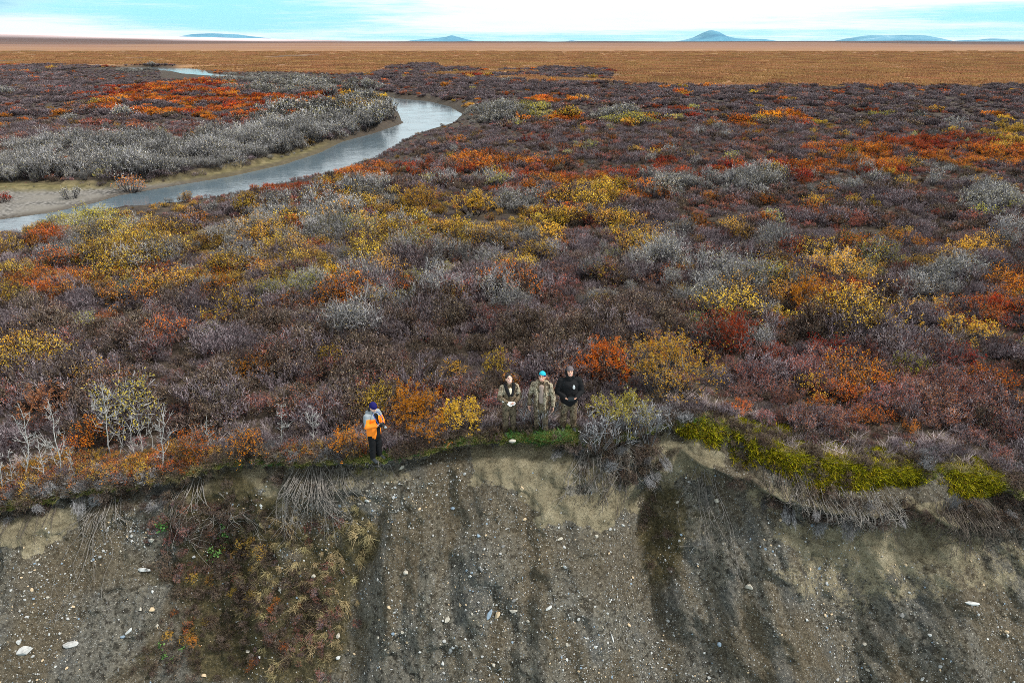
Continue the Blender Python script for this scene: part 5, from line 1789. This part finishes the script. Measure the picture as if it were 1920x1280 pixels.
def fuse(name, parts, voxel, mats, folds=0.0, smooth_it=4, seed=0, fscale=14):
    """one continuous skin over overlapping volumes"""
    V, Q, T, n = [], [], [], 0
    for v, q, t in parts:
        V.append(v)
        Q.append(q + n)
        T.append(t + n)
        n += len(v)
    me = mesh_np(name + '_raw', np.concatenate(V), np.concatenate(Q), np.concatenate(T))
    o = bpy.data.objects.new(name + '_raw', me)
    C.objects.link(o)
    rm = o.modifiers.new('r', 'REMESH')
    rm.mode = 'VOXEL'
    rm.voxel_size = voxel
    sm = o.modifiers.new('s', 'SMOOTH')
    sm.iterations = smooth_it
    sm.factor = .5
    dg = bpy.context.evaluated_depsgraph_get()
    res = bpy.data.meshes.new_from_object(o.evaluated_get(dg))
    bpy.data.objects.remove(o)
    bpy.data.meshes.remove(me)
    res.name = name
    k = len(res.vertices)
    co = np.zeros(k * 3, np.float32)
    res.vertices.foreach_get('co', co)
    co = co.reshape(-1, 3)
    if folds:
        no = np.zeros(k * 3, np.float32)
        res.vertices.foreach_get('normal', no)
        no = no.reshape(-1, 3)
        h = fbm(co[:, 0] * fscale + co[:, 1] * 9 + seed, co[:, 2] * fscale * 1.3 + co[:, 1] * 7, seed, 3) - .5
        co = co + no * (h * 2 * folds)[:, None]
        res.vertices.foreach_set('co', co.astype(np.float32).ravel())
    res.materials.clear()
    for m in mats:
        res.materials.append(m)
    res.polygons.foreach_set('use_smooth', np.ones(len(res.polygons), bool))
    res.update()
    return res


def face_centres(me):
    c = np.zeros(len(me.polygons) * 3, np.float32)
    me.polygons.foreach_get('center', c)
    return c.reshape(-1, 3)


def xf(parts, M):
    out = []
    for v, q, t in parts:
        h = np.concatenate([v, np.ones((len(v), 1))], 1) @ np.array(M).T
        out.append((h[:, :3], q, t))
    return out


def camo(name, cols, scale):
    m, t, b = mat(name)
    tcn = t.new('ShaderNodeTexCoord')
    n = t.noise(t.mapping(tcn.outputs['Object'], (1, 1, .7)), scale, 3, .6, 1.2)
    n2 = t.noise(tcn.outputs['Object'], scale * 3.2, 3, .6)
    c = t.ramp(t.math('ADD', t.math('MULTIPLY', n, .75), t.math('MULTIPLY', n2, .25)), [(p, q) for p, q in zip((0, .42, .50, .57, .63), cols)], 'CONSTANT')
    t.link(c, b.inputs['Base Color'])
    return m


SKIN = plain('skin', (.56, .31, .22), .55, .35)
SKIN_L = plain('skin_fair', (.64, .38, .29), .55, .35)
LIPS = plain('lips', (.42, .10, .09), .5, .3)
TEETH = plain('teeth', (.8, .77, .7), .4, .4)
EYES = plain('eyes', (.02, .015, .012), .3, .5)
HAIR = plain('dark_hair', (.014, .011, .010), .6, .3)
BLACK = plain('black_cloth', (.009, .009, .010), .85, .15)
BLACKP = plain('black_plastic', (.012, .012, .013), .4, .4)
ORANGE = plain('orange_jacket_cloth', (.85, .22, .012), .7, .25)
GREYC = plain('grey_jacket_cloth', (.22, .25, .27), .7, .25)
WHITE = plain('white_cloth', (.78, .78, .76), .8, .2)
NAVY = plain('navy_knit', (.012, .011, .085), .9, .1)
TEAL = plain('turquoise_knit', (.02, .34, .42), .9, .1)
BLUE = plain('blue_strap', (.02, .05, .22), .8, .2)
BOOT = plain('boot_rubber', (.03, .035, .04), .6, .3)
BEIGE = plain('beige_shirt', (.26, .20, .17), .9, .1)
GREYCAP = plain('grey_knit', (.12, .10, .105), .9, .1)
CAMO1 = camo('camouflage_brown', [(.022, .015, .010), (.075, .052, .032), (.17, .13, .085), (.03, .027, .015), (.34, .29, .22)], 7)
CAMO2 = camo('camouflage_light', [(.04, .030, .02), (.16, .125, .085), (.34, .29, .21), (.07, .06, .035), (.52, .47, .39)], 7)
CAMO3 = camo('camouflage_dark', [(.018, .013, .010), (.07, .052, .034), (.13, .10, .066), (.028, .025, .014), (.24, .20, .14)], 7)


def hand_parts(w, d, n, k, curl, thumb_side):
    """palm, four unequal fingers bent at the knuckle, and a thumb from the side of the palm"""
    w, d, n = np.array(w, float), np.array(d, float), np.array(n, float)
    d /= np.linalg.norm(d)
    n = n - d * (n @ d)
    n /= np.linalg.norm(n)
    l = np.cross(d, n) * thumb_side
    out = []
    for s in (-.026, -.009, .009, .026):
        out.append(capsule(w + l * s * .8 * k, w + d * .085 * k + l * s * k, .017 * k, .014 * k, 1))
    for i, (s, L) in enumerate(((.030, .068), (.010, .078), (-.010, .072), (-.030, .055))):
        b = w + d * .09 * k + l * s * k
        c1 = curl * (.55 + .06 * i)
        d1 = d * math.cos(c1) + n * math.sin(c1)
        m = b + d1 * L * .55 * k
        c2 = curl * (1.4 + .05 * i)
        d2 = d * math.cos(c2) + n * math.sin(c2)
        out.append(capsule(b, m, .0098 * k, .0090 * k, 1, 10, 3))
        out.append(capsule(m, m + d2 * L * .55 * k, .0088 * k, .0075 * k, 1, 10, 3))
    tb = w + d * .022 * k + l * .034 * k
    t1 = tb + (d * .62 + l * .62 + n * .3) * .045 * k
    t2 = t1 + (d * .85 + l * .05 + n * .45) * .038 * k
    out.append(capsule(tb, t1, .0135 * k, .011 * k, 1, 10, 3))
    out.append(capsule(t1, t2, .0105 * k, .0085 * k, 1, 10, 3))
    return out


def seat_to(name, me, parent):
    return obj(name, me, parent)


def person(px, py_feet, py_top, face, label, look, arms, wide=1.0, female=False, skin=None, lean=0.0, stance=.10, lift=0.0):
    """body of one continuous skin; returns root, head matrix and measures. arms: for each side (elbow, wrist, finger direction, palm normal, curl)"""
    p = ground_at(px, py_feet)
    p.z += lift
    ax, tz = ray(px, py_top)
    H = CAM_H + tz * (p.y + .02) - p.z
    H = min(max(H, 1.5), 1.95)
    k = H / 1.76
    print('person', px, [round(q, 2) for q in p], 'height', round(H, 2))
    root = empty('person', p, R(face), label, 'person')
    root.scale = (k, k, k)
    FEET.append((p.x, p.y))
    for o_ in (0, .4, .8, 1.2):
        KEEP_OUT.append((p.x * (p.y - o_) / p.y, p.y - o_, .75 if o_ else .6))
    pelv, sh = .085, (.185 if female else .20) * (.5 + .5 * wide)
    B = []
    B.append(ellip((0, .0, .93), (.165 * wide, .12 * wide, .12)))
    B.append(capsule((0, 0, .95), (0, -.0, 1.20), .145 * wide, .15 * wide, .76))
    B.append(ellip((0, 0, 1.29), (.18 * wide, .12 * wide, .17)))
    B.append(capsule((-sh + .03, .01, 1.405), (sh - .03, .01, 1.405), .058, .058))
    B.append(capsule((0, .01, 1.40), (0, -.01, 1.54), .058, .052))
    for s in (-1, 1):
        B.append(capsule((s * pelv, 0, .90), (s * stance, -.012, .49), .088 * (.6 + .4 * wide), .058))
        B.append(capsule((s * stance, -.005, .47), (s * (stance + .01), .012, .09), .060, .038))
        B.append(capsule((s * (stance + .01), .03, .04), (s * (stance + .035), -.15, .032), .042, .036))
        e, w, d, n, curl, th = arms[s]
        B.append(capsule((s * sh, .01, 1.40), e, .052, .042))
        B.append(capsule(e, w, .042, .029))
        B += hand_parts(w, d, n, 1.0, curl, th)
    # head, built upright about the neck and then turned
    Hd = [ellip((0, -.005, .115), (.078, .098, .118)), ellip((0, -.045, .045), (.056, .058, .052)), capsule((0, -.098, .118), (0, -.116, .088), .011, .017),
          ellip((0, -.088, .145), (.052, .016, .012)), ellip((0, -.092, .062), (.026, .014, .012))]
    for s in (-1, 1):
        Hd.append(ellip((s * .080, .005, .10), (.011, .022, .034)))
        Hd.append(ellip((s * .038, -.072, .085), (.026, .024, .022)))
    tilt, turn = look
    M = Matrix.Translation((0, -.015, 1.52)) @ Matrix.Rotation(R(turn), 4, 'Z') @ Matrix.Rotation(R(tilt), 4, 'X')
    B += xf(Hd, M)
    sk = skin or SKIN
    me = fuse('person_body', B, .0075, (sk, LIPS, TEETH, EYES), smooth_it=2)
    c = face_centres(me)
    ch = np.concatenate([c, np.ones((len(c), 1))], 1) @ np.array(M.inverted()).T
    x, y, z = ch[:, 0], ch[:, 1], ch[:, 2]
    mi = np.zeros(len(c), np.int32)
    fr = y < -.05
    mi[fr & (np.hypot((np.abs(x) - .031) / .016, (z - .118) / .0075) < 1)] = 3
    mi[fr & (np.hypot((np.abs(x) - .033) / .022, (z - .139 - .004) / .0055) < 1)] = 3
    mi[fr & (np.hypot(x / .034, (z - .055) / .016) < 1)] = 1
    mi[fr & (np.hypot(x / .027, (z - .057) / .0075) < 1)] = 2
    me.polygons.foreach_set('material_index', mi)
    o = obj('body', me, root)
    return root, M, sh, k


def trousers(root, m, wide=1.0, stance=.10, top=1.0, seed=1, hem=.07, baggy=1.0):
    B = [capsule((0, .005, .90), (0, .005, top), .17 * wide, .168 * wide, .78)]
    for s in (-1, 1):
        B.append(capsule((s * .085, .0, .90), (s * stance, -.012, .49), .108 * wide * baggy, .085 * baggy))
        B.append(capsule((s * stance, -.008, .49), (s * (stance + .012), .008, hem + .06), .086 * baggy, .070 * baggy))
    obj('trousers', fuse('trousers', B, .012, (m,), .009, 3, seed, 16), root)


def boots(root, stance=.10):
    for s in (-1, 1):
        B = [capsule((s * (stance + .01), .035, .052), (s * (stance + .037), -.17, .044), .056, .048), capsule((s * (stance + .01), .02, .06), (s * (stance + .01), .012, .22), .056, .058)]
        obj('boot', fuse('boot', B, .010, (BOOT,), 0, 2), root)


def coat(root, name, arms, sh, mats, wide=1.0, bottom=.80, cuff=.0, seed=2, puff=1.0, classify=None, folds=.010, flare=1.0):
    B = [capsule((0, .005, bottom + .10), (0, 0, 1.22), .195 * wide * flare, .18 * wide, .80), ellip((0, .002, 1.29), (.205 * wide, .145 * wide, .18)),
         capsule((-sh + .03, .012, 1.405), (sh - .03, .012, 1.405), .078, .078), capsule((0, .012, 1.40), (0, .005, 1.485), .085, .075)]
    for s in (-1, 1):
        e, w, *_ = arms[s]
        e, w = np.array(e, float), np.array(w, float)
        B.append(capsule((s * sh, .012, 1.395), e, .076 * puff, .066 * puff))
        B.append(capsule(e, e + (w - e) * (.92 - cuff), .066 * puff, .050 * puff))
    me = fuse(name, B, .011, mats, folds, 3, seed, 12)
    if classify:
        c = face_centres(me)
        me.polygons.foreach_set('material_index', classify(c).astype(np.int32))
    return obj(name, me, root)


def hat(root, M, m, band=None, z0=.135, name='knitted_hat', big=1.0):
    B = xf([ellip((0, .004, .150), (.093 * big, .110 * big, .105 * big)), capsule((0, .02, .135), (0, .02, .17), .092 * big, .092 * big)], M)
    me = fuse(name, B, .009, (m, band or m), .003, 2, 3, 40)
    c = face_centres(me)
    ch = np.concatenate([c, np.ones((len(c), 1))], 1) @ np.array(M.inverted()).T
    me.polygons.foreach_set('material_index', (ch[:, 2] < z0 + .03).astype(np.int32))
    # the lower front is cut away so that the face stays free
    bm = bmesh.new()
    bm.from_mesh(me)
    inv = M.inverted()
    kill = [f_ for f_ in bm.faces if (inv @ f_.calc_center_median()).z < z0]
    bmesh.ops.delete(bm, geom=kill, context='FACES')
    bm.to_mesh(me)
    bm.free()
    return obj(name, me, root)


def hair(root, M, back=.10):
    B = xf([ellip((0, .018, .158), (.090, .106, .092)), ellip((0, .055, .09), (.080, .066, .10)), capsule((-.074, .0, .15), (-.076, .02, .08), .02, .016), capsule((.074, .0, .15), (.076, .02, .08), .02, .016)], M)
    return obj('hair', fuse('hair', B, .009, (HAIR,), .006, 2, 4, 50), root)


# arms: side -1 is the viewer's left, +1 the viewer's right; the figures face -Y before they are turned
hold = {-1: ((-.27, -.03, 1.13), (-.085, -.25, 1.07), (.75, -.35, -.05), (0, -.6, .8), .9, 1),
        1: ((.27, -.03, 1.13), (.085, -.25, 1.07), (-.75, -.35, -.05), (0, -.6, .8), .9, -1)}
# woman in camouflage, hands together at the waist, one in a white glove
r1, M1, sh1, k1 = person(955, 813, 701, 14, 'woman in camouflage with a white glove, leftmost of the three standing together', (-22, 2), hold, .92, True, SKIN_L)
trousers(r1, CAMO3, .95)
boots(r1)
coat(r1, 'jacket', hold, sh1, (CAMO1, CAMO2), .94, .82, 0, 11, 1.0, lambda c: ((np.abs(c[:, 0]) > .13) & (c[:, 2] > 1.22)) * 1)
obj('hood', fuse('hood', [capsule((-.11, -.02, 1.46), (-.04, -.155, 1.24), .055, .040), capsule((.11, -.02, 1.46), (.04, -.155, 1.24), .055, .040), capsule((-.10, .02, 1.45), (0, .09, 1.47), .045, .05), capsule((.10, .02, 1.45), (0, .09, 1.47), .045, .05)], .010, (BLACK,), .004, 3, 8), r1)
obj('shirt', fuse('shirt', [capsule((0, -.115, 1.38), (0, -.15, 1.27), .045, .02, .6)], .008, (plain('cream_shirt', (.62, .55, .42), .9, .1),), 0, 2), r1)
hair(r1, M1)
w = np.array(hold[-1][1])
obj('glove', fuse('glove', xf(hand_parts((0, 0, 0), hold[-1][2], hold[-1][3], 1.32, .7, 1), Matrix.Translation(w - np.array([.012, 0, 0]))) + [capsule(w - np.array([.10, -.10, -.03]), w, .048, .042)], .008, (WHITE,), .002, 2), r1)

# man in the turquoise hat, arms hanging
hang = {-1: ((-.285, .03, 1.10), (-.30, -.06, .85), (-.02, -.18, -1), (.9, -.2, .1), .55, -1),
        1: ((.285, .03, 1.10), (.31, -.06, .85), (.02, -.18, -1), (-.9, -.2, .1), .55, 1)}
r2, M2, sh2, k2 = person(1014, 812, 697, -9, 'man in glasses, a turquoise knitted hat and an open camouflage coat', (-22, -3), hang, 1.0, False, SKIN)
trousers(r2, CAMO3, 1.0)
boots(r2)
coat(r2, 'jacket', hang, sh2, (CAMO1, CAMO2), 1.02, .72, 0, 12, 1.06, lambda c: (((np.abs(c[:, 0]) > .12) & (c[:, 2] > 1.15)) | (c[:, 0] > .24)) * 1, .012, 1.05)
obj('shirt', fuse('shirt', [capsule((0.005, -.09, 1.38), (0.015, -.125, 1.02), .072, .075, .75)], .010, (BEIGE,), .006, 3, 9), r2)
hat(r2, M2, TEAL, NAVY, .128, 'knitted_hat', .96)
obj('hood', fuse('hood', [capsule((-.12, .0, 1.46), (-.10, -.145, 1.22), .055, .040), capsule((.12, .0, 1.46), (.11, -.145, 1.22), .055, .040), capsule((-.11, .05, 1.46), (.11, .05, 1.46), .065, .065), capsule((-.10, -.145, 1.22), (-.09, -.16, .76), .040, .035), capsule((.11, -.145, 1.22), (.10, -.16, .76), .040, .035)], .010, (CAMO2,), .008, 3, 8), r2)
hair2 = xf([ellip((0, .035, .115), (.084, .082, .07))], M2)
obj('hair', fuse('hair', hair2, .009, (HAIR,), .004, 2, 4, 50), r2)
gl = []
for s in (-1, 1):
    an = np.linspace(0, 2 * np.pi, 17)
    ring = np.stack([s * .034 + .025 * np.cos(an), np.full(17, -.112), .116 + .018 * np.sin(an)], 1)
    gl.append((ring, .0028))
    gl.append((np.array([[s * .058, -.108, .118], [s * .080, -.05, .118], [s * .084, .0, .112]]), .0025))
gl.append((np.array([[-.010, -.116, .120], [0, -.119, .122], [.010, -.116, .120]]), .0025))
V, Q = tubes(gl, 6)
V = (np.concatenate([V, np.ones((len(V), 1))], 1) @ np.array(M2).T)[:, :3]
obj('glasses', mesh_np('glasses', V, Q, mats=(BLACKP,), smooth=True), r2)

# man in the black hoodie holding a remote controller
ctl = {-1: ((-.30, -.02, 1.12), (-.115, -.255, 1.045), (.42, -.75, .1), (.5, .1, .9), .9, 1),
       1: ((.30, -.02, 1.12), (.115, -.255, 1.045), (-.42, -.75, .1), (-.5, .1, .9), .9, -1)}
r3, M3, sh3, k3 = person(1065, 806, 688, 2, 'stocky man with the hood of his black hoodie up, holding a remote controller', (-22, 0), ctl, 1.16, False, SKIN)
trousers(r3, CAMO1, 1.12, .12, 1.0, 5, .07, 1.05)
boots(r3, .12)
coat(r3, 'hoodie', ctl, sh3, (BLACK,), 1.14, .83, .0, 13, 1.14, None, .012, 1.04)
hb_ = xf([ellip((0, .045, .110), (.125, .112, .150)), capsule((-.075, -.03, .0), (.075, -.03, .0), .045, .045), capsule((0, .03, .02), (0, .03, -.04), .10, .10)], M3)
hood = fuse('hood', hb_, .009, (BLACK,), .006, 3, 6, 22)
obj('hood', hood, r3)
fa = xf([ellip((0, -.02, .092), (.064, .112, .082))], M3)
hat(r3, M3, GREYCAP, GREYCAP, .150, 'knitted_hat', 1.0)
g = []
pr = [(-.03, .03), (-.018, .055), (.0, .062), (.012, .05), (.024, .028), (.034, -.01), (.03, -.045), (.012, -.05), (.004, -.02), (-.012, -.048), (-.03, -.03)]
bm = bmesh.new()
f_ = bm.faces.new([bm.verts.new((.085 + x, 0, 1.30 + z)) for x, z in pr])
bmesh.ops.triangulate(bm, faces=[f_])
ex = bmesh.ops.extrude_face_region(bm, geom=bm.faces[:])
bmesh.ops.translate(bm, verts=[q for q in ex['geom'] if isinstance(q, bmesh.types.BMVert)], vec=(0, .012, 0))
for q in bm.verts:
    q.co.y += -.172 + .25 * (q.co.x - .0) ** 2 * 4
prm = bpy.data.meshes.new('chest_print')
bm.to_mesh(prm)
bm.free()
prm.materials.append(plain('print_grey', (.55, .57, .58), .8, .1, .5, 60))
obj('chest_print', prm, r3)

# person in the orange and grey jacket, looking down at a camera
cam_arms = {-1: ((-.255, -.06, 1.13), (-.075, -.29, 1.19), (.55, -.6, .15), (.6, .2, .7), .9, 1),
            1: ((.255, -.05, 1.12), (.085, -.29, 1.18), (-.55, -.6, .1), (-.6, .2, .7), .9, -1)}
r4, M4, sh4, k4 = person(706, 860, 753, 48, 'person in an orange and grey jacket and navy knitted hat looking down at a camera', (20, 4), cam_arms, .98, True, SKIN_L, lift=0)
trousers(r4, BLACK, 1.02, .095, 1.05, 7, .05, 1.08)
boots(r4, .095)


def oc(c):
    top = c[:, 2] > 1.335 + .02 * np.sin(c[:, 0] * 20)
    upper = (np.abs(c[:, 0]) > .20) & (c[:, 2] > 1.16) & (c[:, 1] > -.07)
    side = (c[:, 1] > .10) & (c[:, 2] < 1.0)
    return (top | upper | side) * 1


coat(r4, 'jacket', cam_arms, sh4, (ORANGE, GREYC), 1.0, .74, .03, 14, 1.1, oc, .011, 1.08)
obj('bib', fuse('bib', [capsule((0.03, -.075, 1.36), (0.035, -.10, .78), .085, .098, .8), capsule((0.03, -.09, .85), (0.03, -.075, .70), .10, .10, .7)], .010, (BLACK,), .004, 3, 9), r4)
obj('hood', fuse('hood', [capsule((-.11, .03, 1.47), (.11, .03, 1.47), .055, .055), capsule((-.09, .08, 1.46), (.09, .08, 1.46), .06, .06)], .011, (GREYC,), .006, 3, 4), r4)
hat(r4, M4, NAVY, NAVY, .128, 'knitted_hat', 1.06)
obj('hair', fuse('hair', xf([ellip((0, .045, .08), (.080, .075, .09)), capsule((-.06, .06, .06), (-.075, .05, -.10), .038, .025), capsule((.06, .06, .06), (.07, .06, -.06), .035, .025)], M4), .009, (HAIR,), .005, 2, 4, 50), r4)


def held(root, k, name, label, cat, off, parts_fn):
    """a thing held in somebody's hands: stands on its own, placed by the holder's frame"""
    M = Matrix.Translation(root.location) @ Matrix.Rotation(root.rotation_euler.z, 4, 'Z') @ Matrix.Scale(k, 4)
    t = empty(name, M @ Vector(off), root.rotation_euler.z, label, cat)
    t.scale = (k, k, k)
    parts_fn(t)
    return t


def box(sx, sy, sz, c=(0, 0, 0), bev=.006):
    bm = bmesh.new()
    bmesh.ops.create_cube(bm, size=1)
    for q in bm.verts:
        q.co = Vector((q.co.x * sx + c[0], q.co.y * sy + c[1], q.co.z * sz + c[2]))
    bmesh.ops.bevel(bm, geom=bm.edges[:], offset=bev, segments=2, affect='EDGES')
    me = bpy.data.meshes.new('box')
    bm.to_mesh(me)
    bm.free()
    return me


def set_mat(me, m):
    me.materials.append(m)
    return me


def mk_camera(t):
    obj('camera_body', set_mat(box(.145, .075, .10, (0, 0, 0), .012), BLACKP), t)
    V, Q, T = capsule((0, -.03, -.005), (0, -.13, -.015), .038, .040)
    obj('lens', mesh_np('lens', V, Q, T, mats=(BLACKP,), smooth=True), t)
    V, Q, T = capsule((0, -.140, -.016), (0, -.168, -.018), .036, .034)
    obj('lens_rim', mesh_np('lens_rim', V, Q, T, mats=(GREYC,), smooth=True), t)
    V, Q = tubes([(np.array([[-.075, .02, .03], [-.10, .08, .14], [-.085, .20, .25], [-.05, .27, .27]]), .011), (np.array([[.075, .02, .03], [.10, .08, .14], [.085, .20, .25], [.05, .27, .27]]), .011)], 6)
    obj('strap', mesh_np('strap', V, Q, mats=(BLUE,), smooth=True), t)


held(r4, k4, 'camera_device', 'black camera with a strap held in front of the orange jacket', 'camera', (.005, -.36, 1.22), mk_camera)


def mk_remote(t):
    obj('remote_body', set_mat(box(.17, .10, .04, (0, 0, 0), .014), BLACKP), t)
    s_ = set_mat(box(.15, .012, .085, (0, -.045, .05), .004), BLACKP)
    obj('phone', s_, t)
    obj('screen', set_mat(box(.135, .004, .070, (0, -.038, .05), .001), plain('teal_screen', (.01, .10, .11), .3, .5)), t)
    for x in (-.05, .05):
        V, Q = tubes([(np.array([[x, .02, .02], [x, .02, .045]]), .006)], 6)
        obj('joystick', mesh_np('joystick', V, Q, mats=(GREYC,)), t)


held(r3, k3, 'remote_controller', 'black remote controller held by the man in the black hoodie', 'controller', (0, -.335, 1.06), mk_remote)

# ---------------------------------------------------------------- ground cover, laid round everything that stands alone
lay_cover()
lay_tundra()
lay_pebbles()
lay_bluff_plants()
lay_brink_grass()
lay_hanging_scrub()

# ---------------------------------------------------------------- air
zm = bpy.data.materials.new('haze')
zm.use_nodes = True
zt = NT(zm.node_tree)
zt.n.clear()
zo = zt.new('ShaderNodeOutputMaterial')
zv = zt.new('ShaderNodeVolumePrincipled')
zv.inputs['Color'].default_value = (.62, .84, 1.0, 1)
zv.inputs['Density'].default_value = 1.1e-5
zv.inputs['Anisotropy'].default_value = 0.2
zt.link(zv.outputs[0], zo.inputs['Volume'])
ZB, ZT = float(Zg.min()) - 12.0, 420.0
zme = bpy.data.meshes.new('haze')
hx, hy0, hy1 = 27000.0, -3000.0, 18500.0
zme.from_pydata([(x, y, z) for z in (ZB, ZT) for y in (hy0, hy1) for x in (-hx, hx)], [],
                [(0, 2, 3, 1), (4, 5, 7, 6), (0, 1, 5, 4), (2, 6, 7, 3), (0, 4, 6, 2), (1, 3, 7, 5)])
zme.materials.append(zm)
haze = tag(obj('haze', zme), kind='stuff')
